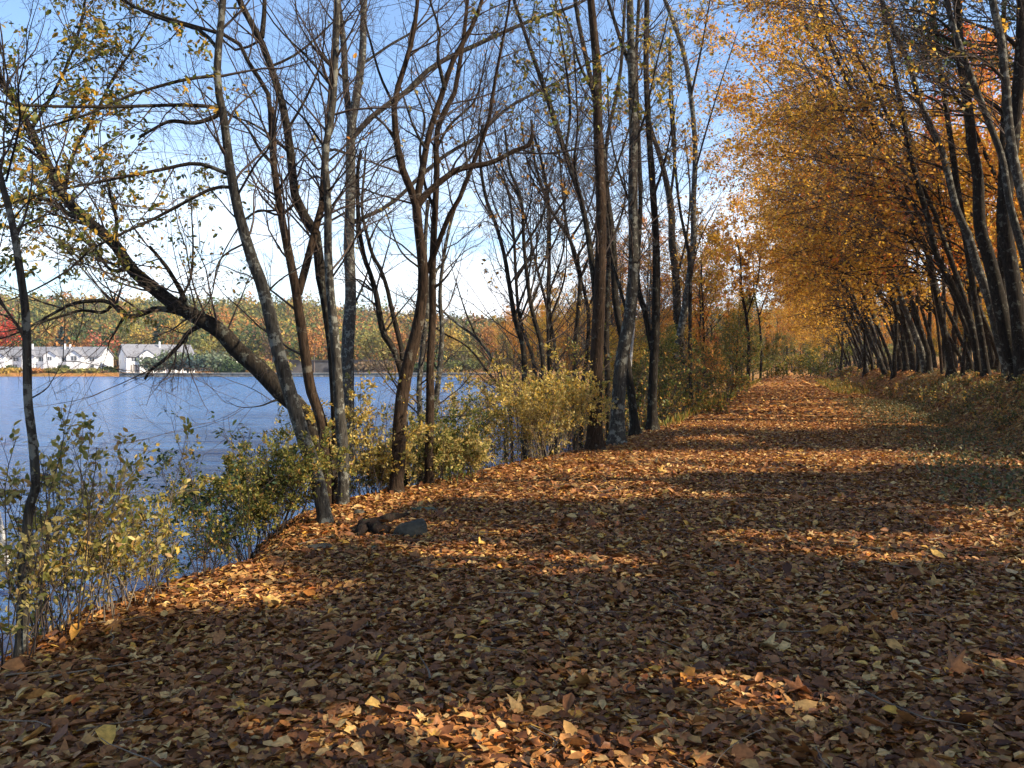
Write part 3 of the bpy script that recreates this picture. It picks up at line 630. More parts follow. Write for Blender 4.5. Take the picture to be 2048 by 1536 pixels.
traced_tree('tall_tree', 'straight dark trunk, fourth of the row left of the path, bare at the base',
    ([1305,862, 1305,788, 1308,719, 1312,617, 1312,480, 1307,395, 1298,264, 1292,132, 1294,0], 22, 11),
    [([1304,700, 1288,617, 1274,565, 1278,480, 1281,395, 1276,250, 1272,132, 1278,0], 13, 8), ([1307,395, 1330,320, 1350,220], 6, 3)],
    seed=43, bark=BARK_DARK, nb=20, bl=(1.2, 3.2), nt=8, rt=0.003, group=GR, leaves=1800, lmat=['olive', 'yellow'], lsize=0.11, lfilt=f_greenmid)
traced_tree('tall_tree', 'curving grey trunk with a pale foot, fifth of the row left of the path',
    ([1326,850, 1336,788, 1353,702, 1367,634, 1377,565, 1387,480, 1386,417, 1390,286, 1373,132, 1347,44, 1330,0], 18, 9),
    [([1388,350, 1410,270, 1440,170, 1470,80], 5, 2), ([1380,200, 1400,110, 1420,0], 6, 3), ([1377,565, 1400,480, 1430,420], 4, 2)],
    seed=44, bark=BARK_GREY, nb=24, bl=(1.2, 3.4), nt=8, rt=0.003, group=GR, leaves=1600, lmat=['mid', 'yellow'], lsize=0.11, lfilt=f_greenmid)
traced_tree('tall_tree', 'broad-footed dark trunk, last and farthest of the row left of the path',
    ([1380,822, 1370,770, 1363,719, 1355,634, 1351,548, 1344,480, 1342,417, 1325,330, 1298,242, 1290,150], 26, 7),
    [([1352,560, 1372,480, 1380,380, 1370,280], 6, 3), ([1340,400, 1350,310, 1345,200, 1340,80], 7, 3)],
    seed=45, bark=BARK_DARK, nb=24, bl=(1.5, 3.6), nt=8, rt=0.004, group=GR, leaves=2800, lmat=['yellow', 'olive'], lsize=0.13, lfilt=lambda x, y: np.clip(sm(420, 250, y)*(0.6+2*hsh(x, y, 1/60)), 0, 1))
traced_tree('birch_tree', 'thin white birch pole between the dark trunks of the path row', ([1262,842, 1258,770, 1262,716, 1268,640, 1264,560], 8, 4), [], d=22, seed=46, bark=BARK_BIRCH, nb=5, bl=(.6, 1.4), rt=0.003)
traced_tree('tall_tree', 'thin shaded trunk tucked behind the nearest tall trunk', ([1218,860, 1216,788, 1213,685, 1214,600, 1218,500, 1208,400, 1214,280, 1240,150, 1250,0], 14, 7), [], d=24, seed=47, bark=BARK_DARK, nb=18, bl=(1.2, 3), rt=0.003, group=GR)
traced_tree('tall_tree', 'very thin dark trunk just right of the curving grey one', ([1382,800, 1380,719, 1380,617, 1378,514, 1360,420, 1350,330, 1340,200, 1338,80], 10, 4), [], d=34, seed=48, bark=BARK_DARK, nb=20, bl=(1.5, 4), rt=0.005, group=GR, leaves=900, lmat=['rust', 'gold'], lsize=0.16)
# ---- left frame edge
traced_tree('sapling', 'thin straight grey sapling at the left edge rising past the houses', ([36,1322, 43,1279, 47,1150, 58,1021, 71,978, 67,892, 56,806, 54,720, 52,640, 44,565, 24,444, 8,383, 0,351, -12,300], 26, 13),
    [([12,363, 24,315, 40,242, 36,180, 50,120], 6, 3), ([56,800, 90,780, 105,760], 4, 2), ([24,444, 60,400, 120,370], 4, 2)], seed=50, nb=7, bl=(.4, 1.1), rt=0.0012, nt=6, t0=0.4)
traced_tree('birch_tree', 'pale birch base at the extreme left edge leaning out of the frame', ([28,1300, 18,1240, 8,1170, -8,1080, -40,940, -80,760, -120,560, -150,300, -170,0], 44, 20), [], seed=51, bark=BARK_BIRCH, nb=10, bl=(.8, 2))

# ---- leaning trees on the right bank (leaning over the path)
RB = 'leaning trunks on the right bank'
LB = (-cs, -sn, 0.10)
right = [
 ([1828,760, 1828,728, 1810,649, 1792,620, 1771,525, 1751,404, 1723,303, 1683,226, 1658,161, 1626,89, 1608,40, 1590,0], 20, 9, 27, BARK_DARK, 'orange', 'dark trunk leaning hard left whose crown spreads farthest over the path'),
 ([1905,755, 1893,687, 1878,614, 1867,555, 1855,505, 1826,444, 1802,400, 1782,350, 1765,300, 1743,242, 1703,178, 1675,121, 1650,60, 1640,0], 19, 9, 22, BARK_DARK, 'orange', 'curved dark trunk with a bend at half height, left of the broken-limbed one'),
 ([1960,760, 1945,660, 1922,605, 1893,549, 1873,511, 1855,432, 1837,373, 1820,300, 1800,200, 1780,100, 1763,0], 19, 10, 20, BARK_DARK, 'rust', 'dark trunk sweeping left with a broken limb low on it'),
 ([1975,757, 1960,657, 1949,599, 1937,511, 1925,440, 1913,363, 1893,222, 1876,101, 1864,0], 19, 12, 18, BARK_DARK, 'rust', 'straight grey trunk tilted slightly left, just left of the dark thick one'),
 ([2016,745, 1996,672, 1978,599, 1955,534, 1937,473, 1914,423, 1896,350, 1884,303, 1844,214, 1816,121, 1788,61, 1763,0], 25, 12, 15.5, BARK_GREY, 'gold', 'long smooth trunk crossing in front of others as it leans left to the frame top'),
 ([2036,748, 2019,701, 2001,614, 1981,526, 1960,452, 1955,350, 1945,303, 1937,222, 1920,100, 1915,0], 38, 20, 14, BARK_DARK, 'gold', 'thickest dark trunk, standing near the right edge'),
 ([2110,760, 2080,640, 2046,505, 2018,404, 2006,323, 1977,242, 1941,149, 1913,73, 1893,0], 24, 13, 12, BARK_GREY, 'gold', 'light-barked stem crossing diagonally in front near the right edge'),
 ([2120,760, 2100,600, 2060,450, 2042,384, 2022,283, 2010,161, 2002,81, 1985,0], 30, 18, 11, BARK_GREY, 'mid', 'stout grey stem entering from the right edge and rising almost straight'),
 ([2046,745, 2037,643, 2025,555, 2010,452, 2012,380, 2030,250, 2040,100, 2044,0], 44, 24, 17, BARK_DARK, 'rust', 'broad dark trunk filling the gap at the right edge'),
 ([1814,745, 1802,637, 1782,570, 1767,496, 1752,423, 1735,350, 1715,280, 1690,200, 1650,110, 1640,60], 17, 6, 29, BARK_DARK, 'orange', 'trunk in the thick of the right bank leaning left, cool grey at its foot'),
 ([1802,745, 1779,628, 1750,570, 1738,496, 1729,409, 1711,350, 1690,280, 1660,200, 1640,150], 14, 5, 32, BARK_DARK, 'gold', 'slim trunk that bows left before straightening, deeper along the right bank'),
 ([1855,757, 1840,695, 1814,628, 1793,570, 1780,500, 1770,440, 1748,360, 1720,280], 19, 7, 24, BARK_GREY, 'orange', 'sunlit-edged trunk with a swollen foot that leans left low on the bank'),
 ([1849,735, 1840,660, 1823,608, 1812,540, 1800,460, 1795,380], 10, 4, 30, BARK_BROWN, 'rust', 'brownish thin stem behind the swollen-footed trunk'),
 ([1767,748, 1741,643, 1726,584, 1711,502, 1694,438, 1675,380, 1650,320], 11, 4, 37, BARK_GREY, 'gold', 'thin stem with a bright strip of sun down its side'),
 ([1735,745, 1711,643, 1694,599, 1680,540, 1660,470], 9, 4, 44, BARK_GREY, 'gold', 'shorter pale stem farther along the right bank, bent near its top'),
 ([1925,752, 1930,640, 1911,555, 1896,467, 1880,400, 1872,320], 9, 4, 26, BARK_DARK, 'redorange', 'thin dark stem in front of the glowing orange leaves'),
 ([1885,752, 1875,650, 1862,560, 1866,480, 1872,400], 8, 4, 33, BARK_BROWN, 'orange', 'wiry stem standing nearly upright in the right woods'),
]
for i, (p, w0, w1, d_, bk, lm, lab) in enumerate(right):
    d_ = max(d_, min(5.7/(cs*(p[0]-1024)/F-sn), 60))
    limbs = []
    r_ = np.random.default_rng(300+i); q = np.array(p, float).reshape(-1, 2)
    for j in range(3, min(len(q)-1, 9)):
        s_ = 340/d_*r_.uniform(2.5, 6.5); x0_, y0_ = q[j]
        limbs.append(([x0_, y0_, x0_-s_*0.55, y0_-s_*0.5, x0_-s_*1.3, y0_-s_*0.75, x0_-s_*2.1, y0_-s_*r_.uniform(.7, 1.3)], max(w1*0.45, 3), 1.6, r_.uniform(-0.6, 0.6)))
    if w0 > 23: limbs = limbs[-2:]
    traced_tree('leaning_tree', lab, (p, w0*0.86, w1*0.86), limbs, d=d_, seed=60+i, bark=bk, group=RB, nb=15, bl=(1.8, 4.6), nt=8, tl=0.4, rt=0.0022+0.00008*d_, nf=4,
                bias=LB, bw=0.10, up=0.02, leaves=int(700 if w0 > 23 else 2000), lmat=[lm, 'gold'], lsize=0.07+0.0022*d_, shade_filter=True, t0=0.38,
                lfilt=lambda x, y: np.clip(0.75+1.6*hsh(x, y, 1/45.0), 0.1, 1)*(1-0.75*sm(1520, 1430, x)))

# more leaning trunks deeper in the right wood (shared copies)
def row_tree(seed, mats, H):
    o = free_tree('leaning_tree', 'slim leaning trunk in the crowd deep along the right bank', 'tree', seed, H, (-0.42, 0.02), 5.2, mats, 3400, 0.16, BARK_DARK, r0=0.105, crown0=0.2, nl=20, nt=4, sweep=1.0, group='slim trunks deep along the right bank')
    return o
protos = [row_tree(400, ['gold', 'rust'], 16), row_tree(401, ['gold', 'orange'], 17), row_tree(402, ['gold', 'gold'], 14)]
rng = np.random.default_rng(77)
spots = []
y = 30.0
while y < 128:
    spots.append((rng.uniform(5.2, 9.0), y)); y += rng.uniform(1.1, 2.5)
for k, (x, y) in enumerate(spots):
    z = float(height(x, y)); s = rng.uniform(0.8, 1.15)
    if k < 3: o = protos[k]; o.location = (x, y, z-0.05); o.rotation_euler[2] = rng.uniform(-.4, .4)
    else:
        o = copy_thing(protos[k % 3], (x, y, z-0.05), rng.uniform(-.6, .6), (s, s, s*rng.uniform(.95, 1.1)))
        o.rotation_euler[0] = rng.normal()*0.06; o.rotation_euler[1] = rng.normal()*0.09

# ---- background forest
kinds = {}
def kind_tree(key, label, cat, name, seed, H, spread, mats, nleaf, ls, bark, crown0, nl, **kw):
    kinds[key] = (name, label, cat, seed, H, spread, mats, nleaf, ls, bark, crown0, nl, kw, [])
specs = {
 'orange': ('maple_tree', 'tree', 501, 17, 4.6, ['orange'], 7000, 0.23, BARK_DARK, 0.22, 20, {}),
 'gold': ('maple_tree', 'tree', 502, 16, 4.8, ['gold', 'yellow'], 7000, 0.23, BARK_DARK, 0.16, 20, {}),
 'red': ('maple_tree', 'tree', 503, 18, 4.4, ['redorange'], 7000, 0.23, BARK_DARK, 0.25, 20, {}),
 'rust': ('oak_tree', 'tree', 504, 17, 4.6, ['rust', 'orange'], 6500, 0.22, BARK_DARK, 0.25, 20, {}),
 'green': ('tree', 'tree', 505, 12, 4.2, ['mid', 'olive'], 8000, 0.24, BARK_DARK, 0.10, 20, {}),
 'bare': ('bare_tree', 'tree', 506, 15, 4.2, ['rust'], 700, 0.18, BARK_GREY, 0.25, 22, {}),
 'pine': ('pine_tree', 'tree', 507, 20, 4.5, ['needle'], 14000, 0.26, BARK_DARK, 0.5, 46, {'kind': 'pine', 'ltpl': SLIVER}),
}
PROTO = {}
def forest(key, x, y, s, rz, label, group, sz=1.0):
    z = float(height(x, y))-0.05
    if key not in PROTO:
        nm, cat, sd_, H, sp_, mats, nl_, ls, bk, c0, nlm, kw = specs[key]
        o = free_tree(nm, label, cat, sd_, H, (0.03, 0.02), sp_, mats, nl_, ls, bk, r0=0.17, crown0=c0, nl=nlm, group=group, **kw)
        PROTO[key] = o; o.location = (x, y, z); o.rotation_euler[2] = rz; o.scale = (s, s, s*sz)
        return o
    return copy_thing(PROTO[key], (x, y, z), rz, (s, s, s*sz), label, group)
rng = np.random.default_rng(11)
LAB = {'orange': ('orange-leaved tree in the woods behind the leaning trunks', 'orange trees in the right woods'), 'gold': ('golden-leaved tree in the woods behind the leaning trunks', 'golden trees in the right woods'),
       'red': ('red-orange maple rising above the woods behind the leaning trunks', 'red-orange trees in the right woods'), 'rust': ('rusty brown oak in the woods behind the leaning trunks', 'rusty trees in the right woods'),
       'green': ('low green-yellow tree under the tall woods on the right', 'green understory trees in the right woods'), 'pine': ('dark green pine behind the leaning trunks at the right', 'pines in the right woods')}
placed = []
for k in range(400):
    y = rng.uniform(24, 135); x = rng.uniform(10.5, 13+y*0.36)
    if any((x-a)**2+(y-b)**2 < 30 for a, b in placed): continue
    pr = proj(np.array([[x, y, 5.0]])); 
    if pr[0][0] > 2250: continue
    placed.append((x, y))
    key = rng.choice(['orange', 'gold', 'red', 'rust', 'green'], p=[.3, .32, .14, .1, .14])
    hm = 6.5+(x-10)*0.5; forest(key, x, y, min(rng.uniform(.8, 1.15), hm/{'green': 12}.get(key, 17)), rng.uniform(0, 6.28), *LAB[key])
    if len(placed) >= 44: break
for (px, d_, key, s) in ((1745, 44, 'gold', .7), (1790, 40, 'orange', .62), (1835, 36, 'gold', .6), (1880, 33, 'orange', .6), (1930, 30, 'gold', .55), (1985, 27, 'rust', .55), (2040, 25, 'gold', .5), (1700, 60, 'gold', .75), (1765, 58, 'orange', .8), (1820, 52, 'gold', .85), (1870, 48, 'red', .95), (1915, 44, 'orange', .9), (1965, 40, 'orange', .85), (2020, 36, 'gold', .8), (1660, 85, 'gold', .9), (1720, 78, 'orange', .95)):
    P = unproj(px, 700, np.array(float(d_))); forest(key, P[0]+1.0, P[1], s, px*1.7, *{'gold': ('low golden tree glowing just behind the leaning trunks of the bank', 'golden trees close behind the bank'), 'orange': ('low orange tree glowing just behind the leaning trunks of the bank', 'orange trees close behind the bank'), 'rust': ('rust-coloured low tree just behind the thickest leaning trunk', 'golden trees close behind the bank'), 'red': ('red-orange maple with the brightest crown behind the leaning trunks', 'golden trees close behind the bank')}[key])
for (px, d_, s) in ((1880, 26, 1.0), (1990, 24, 1.05), (2080, 30, 1.1)):
    P = unproj(px, 700, np.array(d_)); forest('pine', P[0]+2, P[1], s*.9, px, 'dark green pine whose boughs hang at the top right, '+{1880: 'left', 1990: 'middle', 2080: 'right'}[px]+' one of three', 'pines in the right woods')
rng = np.random.default_rng(91)
for k in range(46):
    y = rng.uniform(22, 90); x = rng.uniform(9.5, 12+0.42*y); key = rng.choice(['green', 'gold', 'rust', 'orange'], p=[.35, .3, .2, .15])
    forest(key, x, y, rng.uniform(.2, .36), rng.uniform(0, 6.28), {'green': 'small green-yellow sapling on the floor of the right woods', 'gold': 'small golden sapling on the floor of the right woods', 'rust': 'small rusty sapling on the floor of the right woods', 'orange': 'small orange sapling on the floor of the right woods'}[key], 'saplings on the floor of the right woods', 1.0)
# woods beyond the left row and at the end of the path
LAB2 = {'orange': ('orange tree in the woods left of the path, beyond the tall row', 'orange trees left of the path'), 'gold': ('golden tree in the woods left of the path, beyond the tall row', 'golden trees left of the path'),
        'rust': ('rusty brown tree in the woods left of the path, beyond the tall row', 'rusty trees left of the path'), 'bare': ('nearly bare grey tree in the woods left of the path, beyond the tall row', 'bare trees left of the path'),
        'green': ('bushy green tree left of the path, beyond the tall row', 'green trees left of the path'), 'red': ('red-leaved maple in the woods left of the path, beyond the tall row', 'red trees left of the path')}
placed = []
for k in range(600):
    y = rng.uniform(34, 185); sh = -(min(y, 100)-25)*28/75-max(y-100, 0)*0.42
    x = rng.uniform(sh-4.0, -5.2)
    if any((x-a)**2+(y-b)**2 < 11 for a, b in placed): continue
    if y < 60 and x < -9: continue
    placed.append((x, y))
    key = rng.choice(['bare', 'rust', 'orange', 'gold', 'green', 'red'], p=[.44, .15, .05, .12, .21, .03])
    qx, qy, qd = proj(np.array([[x, y, 5.0]])); cap = np.interp(qx[0], [860, 1100, 1190, 1300, 1480], [640, 600, 450, 420, 380])
    hmax = 1.6+(730-cap)/F*qd[0]+0.9; s_ = min(rng.uniform(.75, 1.0), hmax/{'orange': 17, 'gold': 16, 'red': 18, 'rust': 17, 'green': 12, 'bare': 15}[key])
    forest(key, x, y, s_*rng.uniform(.85, 1), rng.uniform(0, 6.28), *LAB2[key])
    if len(placed) >= 74: break
for k, (x, y, key, s) in enumerate([(-2.5, 150, 'gold', .8), (1.5, 158, 'orange', .9), (5, 148, 'gold', .85), (-6, 145, 'green', .7), (9, 150, 'rust', .9), (-1, 172, 'rust', 1.0), (4, 175, 'gold', 1.0), (-9, 165, 'orange', 1.0), (11, 168, 'orange', 1.0), (3.6, 128, 'green', .45), (-4.2, 126, 'green', .4), (0, 190, 'orange', 1.1), (8, 190, 'gold', 1.1), (-12, 185, 'gold', 1.0)]):
    forest(key, x, y, s, k*1.3, {'gold': 'golden tree closing the far end of the leaf-covered path', 'orange': 'orange tree closing the far end of the leaf-covered path', 'green': 'small green tree beside the far end of the path', 'rust': 'rusty tree closing the far end of the leaf-covered path'}[key], 'trees closing the far end of the path')
for px, pyb, w, d_, lab in ((1496, 764, 9, 62, 'lone dark trunk at the left edge of the path in the distance'), (1521, 752, 6, 90, 'farther thin trunk beside the distant path bend')):
    traced_tree('path_tree', lab, ([px, pyb, px+2, 702, px-3, 634, px-13, 583, px-15, 520, px-25, 470], w, w*0.4), [([px-3, 634, px+20, 560, px+25, 500], 4, 1.5)], d=d_, seed=90+px, bark=BARK_DARK, nb=22, bl=(2, 5), rt=0.008, leaves=2500, lmat=['gold', 'rust'], lsize=0.26)

rng = np.random.default_rng(93)
for k in range(34):
    y = rng.uniform(30, 95); sh_ = -(min(y, 100)-25)*28/75; x = rng.uniform(max(sh_-4, -15), -5.0); key = rng.choice(['green', 'rust', 'gold'], p=[.45, .4, .15])
    forest(key, x, y, rng.uniform(.2, .4), rng.uniform(0, 6.28), {'green': 'small green-yellow sapling in the shade left of the path', 'gold': 'small golden sapling in the shade left of the path', 'rust': 'small rusty sapling in the shade left of the path'}[key], 'saplings in the shade left of the path')
for k, (x, y, key, s) in enumerate([(-2.6, 118, 'green', .5), (2.4, 122, 'green', .42), (-0.6, 134, 'green', .55), (1.6, 138, 'gold', .6), (-3.4, 130, 'rust', .6), (4.4, 116, 'gold', .5), (-4.6, 108, 'green', .5), (4.9, 100, 'green', .42), (0.4, 146, 'orange', .7)]):
    forest(key, x, y, s, k*2.1, {'gold': 'low golden tree where the path bends out of sight', 'orange': 'low orange tree where the path bends out of sight', 'green': 'low green tree where the path bends out of sight', 'rust': 'low rusty tree where the path bends out of sight'}[key], 'low trees where the path bends out of sight')
# ---- trees beside and behind the camera on the right bank: they cast the dappled shade
SG = 'trees on the right bank outside the view, shading the path'
SL = 'leafy tree on the right bank beside the photographer, shading the path'
sh = [(9.5, -2, 15), (13, 2.5, 17), (9.8, 6.5, 15), (15, 8, 18), (11, 11.5, 16), (16, 14, 19), (12.2, 18.0, 17), (18, 20.5, 20), (20, 3, 20), (22, 11, 22), (15.5, -4, 18), (23, 17, 22), (10.5, 1.8, 14)]
for k, (x, y, H) in enumerate(sh):
    free_tree('shade_tree', SL, 'tree', 700+k, H, (-0.12, 0.0), 4.6, ['rust', 'gold'], 14500, 0.30, BARK_DARK, r0=0.2, crown0=0.22, nl=26, group=SG, loc=(x, y, float(height(x, y))-0.05), shade=True, nt=5)

# ------------------------------------------------------------------ shrubs
def shrub(name, label, px, py_base, d, top_py, spread_px, leafm, nst, nleaf, ls, seed, tpl=OVAL, group=None, rs=0.0055, lean=0.0, base_spread=0.5, tw=TWIG, droop=0.2, clump=0.9, cat='shrub', low=0.25):
    rng = np.random.default_rng(seed)
    B = unproj(px, py_base, np.array(float(d))); gz = float(height(B[0], B[1]))
    base = np.array([B[0], B[1], gz]); top = unproj(px, top_py, np.array(float(d)))[2]
    H = max(top-gz, 0.3); W = spread_px/F*d
    o = thing(name, label, cat, base, group)
    P0 = np.column_stack([rng.uniform(-1, 1, nst)*W*base_spread, rng.uniform(-1, 1, nst)*min(W, 1.2)*0.5, np.zeros(nst)])
    P0 = P0[:, 0:1]*CR+P0[:, 1:2]*np.array([-sn, cs, 0])
    P0[:, 2] = height(P0[:, 0]+base[0], P0[:, 1]+base[1])-gz-0.05
    Hs = H*rng.uniform(0.68, 1.08, nst)-P0[:, 2]*0.5
    D = P0*0.45/max(W, .2)+np.array([0, 0, 1.0])+rng.normal(size=(nst, 3))*0.14+CR*lean
    D1 = grow(P0, D, Hs, 10, 0.09, 0.02, rng); R1 = taper(rng.uniform(0.7, 1.3, nst)*rs, rs*0.35, 10)
    bag = Bag(); V, Fc = tubes(D1, R1, 5); bag.add(V, Fc, 0)
    n2 = 8; P, D, R, T = spawn(D1, R1, n2, low, 1.0, (0.4, 1.1), rng, 0.6, rs*0.35)
    L2 = np.minimum(np.repeat(Hs, n2)*0.34*(1.25-T), W*0.8)*rng.uniform(.6, 1.2, len(P)); B2 = grow(P, D, L2, 6, 0.14, 0.03, rng); R2 = taper(R, rs*0.25, 6)
    V, Fc = tubes(B2, R2, 3); bag.add(V, Fc, 0)
    P, D, R, T = spawn(B2, R2, 3, 0.3, 1.0, (0.4, 1.0), rng, 0.7, rs*0.25)
    B3 = grow(P, D, np.repeat(L2, 3)*0.5, 4, 0.1, 0.03, rng); R3 = taper(R, rs*0.2, 4)
    V, Fc = tubes(B3, R3, 3); bag.add(V, Fc, 0)
    link('stems', bag.mesh('stems', [tw], True), o).name = 'stem'
    lb = Bag(); src = np.concatenate([B3[:, 1:].reshape(-1, 3), B2[:, 2:].reshape(-1, 3)]); dr = np.concatenate([np.repeat(B3[:, -1]-B3[:, 0], 3, axis=0), np.repeat(B2[:, -1]-B2[:, 0], 4, axis=0)])
    idx = rng.integers(0, len(src), nleaf); nleaf = int(nleaf*1.35); ls = ls*0.8; idx = np.repeat(rng.integers(0, len(src), nleaf//2+1), 2)[:nleaf]; LP = src[idx]+rng.normal(size=(nleaf, 3))*ls*0.3; keep = np.ones(nleaf, bool)
    if clump: keep = rng.random(nleaf) < np.clip(0.6+clump*hsh(LP[:, 0]*1.0+LP[:, 1], LP[:, 2], 2.2), 0.08, 1)
    mats = [leafm] if isinstance(leafm, str) else leafm; wh = rng.integers(0, len(mats), nleaf)
    for k_ in range(len(mats)):
        s_ = keep & (wh == k_); rand_leaves(LP[s_], unit(dr[idx][s_])+np.array([0, 0, 0.15]), ls, rng, lb, k_, tpl, droop, 0.35)
    link('foliage', lb.mesh('foliage', [LF[m] for m in mats], True), o)
    return o
G1 = 'thin-stemmed shrubs on the bank at the lower left'
shrub('shrub', 'tall sparse yellow-green shrub at the left edge, in front of the sapling', 30, 1310, 4.9, 800, 70, ['pale', 'shrub'], 11, 700, 0.065, 801, group=G1)
shrub('shrub', 'leggy shrub with big tan leaves right of the edge sapling, tallest tip by the water', 130, 1250, 5.3, 880, 90, ['shrub', 'shrub', 'olive', 'pale'], 16, 1500, 0.064, 802, group=G1, clump=1)
shrub('shrub', 'bushy olive shrub low at the left edge behind the birch base', 60, 1180, 6.2, 930, 110, ['shrub', 'olive'], 18, 2600, 0.058, 803, group=G1)
shrub('shrub', 'shrub with tan stems and yellow leaf tufts, rising against the lake', 205, 1200, 5.6, 845, 75, ['shrub', 'olive', 'pale'], 13, 1250, 0.064, 804, group=G1, tw=TWIG_TAN, clump=1.2)
shrub('shrub', 'shrub with a bright yellow leaf tuft at its top, fourth from the left', 268, 1180, 5.9, 960, 62, ['shrub', 'yellow', 'shrub'], 13, 1000, 0.06, 805, group=G1, tw=TWIG_TAN)
shrub('shrub', 'low thin shrub before the water with few small leaves', 330, 1160, 6.3, 985, 60, ['olive', 'green'], 9, 380, 0.05, 806, group=G1)
shrub('shrub', 'low dark shrub at the water where the bank curves', 395, 1135, 6.8, 1010, 60, ['green', 'olive'], 10, 520, 0.05, 807, group=G1)
shrub('shrub', 'dark green sapling with drooping leaves hanging before the lake', 470, 1110, 8.4, 880, 100, ['green'], 9, 900, 0.065, 808, lean=-0.25, droop=0.7)
shrub('shrub', 'thin airy sapling with scattered dark leaves high over the water', 455, 1110, 8.2, 775, 150, ['green'], 5, 200, 0.08, 809, lean=-0.3, droop=0.8, low=0.45)
shrub('shrub', 'dense yellow-green shrub at the foot of the front clump', 530, 1088, 9.2, 865, 72, ['mid', 'shrub', 'shrub', 'olive'], 44, 15000, 0.05, 810, base_spread=0.7)
shrub('shrub', 'dense olive shrub behind the front clump, touching the dark green sapling', 505, 1085, 9.0, 900, 75, ['shrub', 'olive', 'mid'], 26, 8000, 0.05, 811, base_spread=0.7)
shrub('shrub', 'yellow shrub climbing between the front clump and the lake', 640, 1000, 11.2, 790, 45, ['shrub', 'pale'], 10, 1000, 0.065, 812, clump=1.5)
G2 = 'yellow shrubs along the middle of the bank'
shrub('shrub', 'tall loose yellow shrub just right of the front clump', 745, 985, 11.3, 740, 50, ['pale', 'shrub', 'yellow'], 16, 3200, 0.065, 820, group=G2, clump=1.5)
shrub('shrub', 'dense yellow-olive shrub at the foot of the split-barked trunk', 770, 985, 11.6, 870, 65, ['shrub', 'pale'], 24, 6000, 0.06, 821, group=G2)
shrub('shrub', 'yellow shrub in front of the twin brown stems', 850, 970, 12.4, 840, 75, ['shrub', 'pale', 'mid'], 24, 6000, 0.06, 822, group=G2)
shrub('shrub', 'dark green bush half hidden by the yellow shrubs beside the water', 910, 930, 13.5, 795, 55, ['green', 'mid'], 14, 2600, 0.06, 823, group=G2)
shrub('shrub', 'yellow shrub with tan leaves right of the dark green bush', 925, 945, 13.0, 860, 70, ['pale', 'shrub'], 22, 5000, 0.065, 824, group=G2)
shrub('shrub', 'large sunny yellow shrub, brightest on the bank', 1030, 915, 15.4, 715, 105, ['pale', 'yellow', 'shrub'], 28, 9000, 0.075, 825, group=G2, clump=1.2)
shrub('shrub', 'sunny yellow shrub touching the nearest tall trunk', 1125, 900, 16.2, 725, 85, ['pale', 'yellow', 'shrub'], 24, 7500, 0.075, 826, group=G2, clump=1.2)
shrub('shrub', 'bare tan-stemmed shrub in front of the sunny yellow ones', 1090, 905, 15.2, 790, 80, ['pale'], 16, 700, 0.06, 827, group=G2, tw=TWIG_TAN)
shrub('leafy_seedling', 'bright green leafy seedling at the edge of the fallen leaves', 912, 958, 12.0, 938, 16, ['mid'], 6, 90, 0.09, 828, cat='plant')
shrub('shrub', 'wispy yellow shrub screening the water right of the tallest front trunk', 715, 975, 11.8, 800, 50, ['shrub', 'pale', 'olive'], 16, 2600, 0.06, 831, group=G2, clump=1.3)
shrub('shrub', 'twiggy olive shrub between the split-barked trunk and the twin brown stems', 820, 960, 13.0, 815, 60, ['olive', 'shrub', 'mid'], 20, 3600, 0.06, 832, group=G2, clump=1.3)
shrub('shrub', 'twiggy yellow-green shrub behind the dark green bush by the water', 885, 945, 14.2, 800, 60, ['shrub', 'olive', 'pale'], 20, 3600, 0.065, 833, group=G2, clump=1.3)
shrub('shrub', 'wispy olive shrub left of the large sunny yellow one', 965, 930, 15.0, 770, 65, ['shrub', 'olive', 'pale'], 22, 4200, 0.07, 834, group=G2, clump=1.3)
shrub('shrub', 'twiggy grey-green shrub behind the sunny yellow ones', 1080, 890, 19.5, 690, 90, ['olive', 'mid', 'rust'], 22, 3600, 0.08, 835, group=G2, clump=1.3)
G3 = 'green understory along the left of the path'
for k, (px, pb, d_, tp, sp_, ml, lab) in enumerate([(1270, 850, 25, 700, 60, ['mid', 'green'], 'green understory bush behind the birch pole'), (1340, 835, 30, 700, 60, ['mid', 'green'], 'green understory bush behind the curving grey trunk'),
        (1420, 815, 38, 690, 70, ['green', 'mid'], 'dark green bush right of the last tall trunk'), (1440, 800, 44, 640, 60, ['green', 'mid'], 'taller green bush rising behind the path edge'), (1300, 830, 33, 655, 60, ['mid', 'olive'], 'yellow-green bush seen between the dark trunks'), (1400, 825, 28, 775, 70, ['olive', 'mid'], 'low yellow-green bush at the left path edge'),
        (1470, 785, 50, 745, 45, ['olive', 'mid'], 'low bush by the lone distant trunk'), (1225, 850, 27, 745, 40, ['shrub', 'mid'], 'olive bush behind the pale-edged trunk'), (1190, 860, 24, 640, 60, ['olive', 'shrub'], 'tall olive bush behind the nearest tall trunk'), (1120, 860, 26, 640, 60, ['rust', 'olive'], 'rusty olive bush between the slender trunks'), (1365, 790, 48, 640, 70, ['green', 'rust'], 'dark bush in the shade beyond the row'),
        (1610, 752, 105, 700, 35, ['mid', 'yellow'], 'small bright green bush at the end of the path'), (1545, 755, 95, 715, 30, ['mid', 'olive'], 'pale green bush left of the path end'), (1655, 757, 88, 690, 45, ['green', 'mid'], 'dark green bush right of the path end')]):
    dd = d_
    shrub('understory_bush', lab, px, pb, dd, tp, sp_*0.8, [m_ if m_ != 'green' else 'mid' for m_ in ml]+(['rust'] if px < 1500 else []), 16, 1500, 0.05+0.0026*dd, 840+k, tpl=RHOMB, group=G3, rs=0.012, base_spread=0.8, low=0.08)
G4 = 'low shrubs on the right bank'
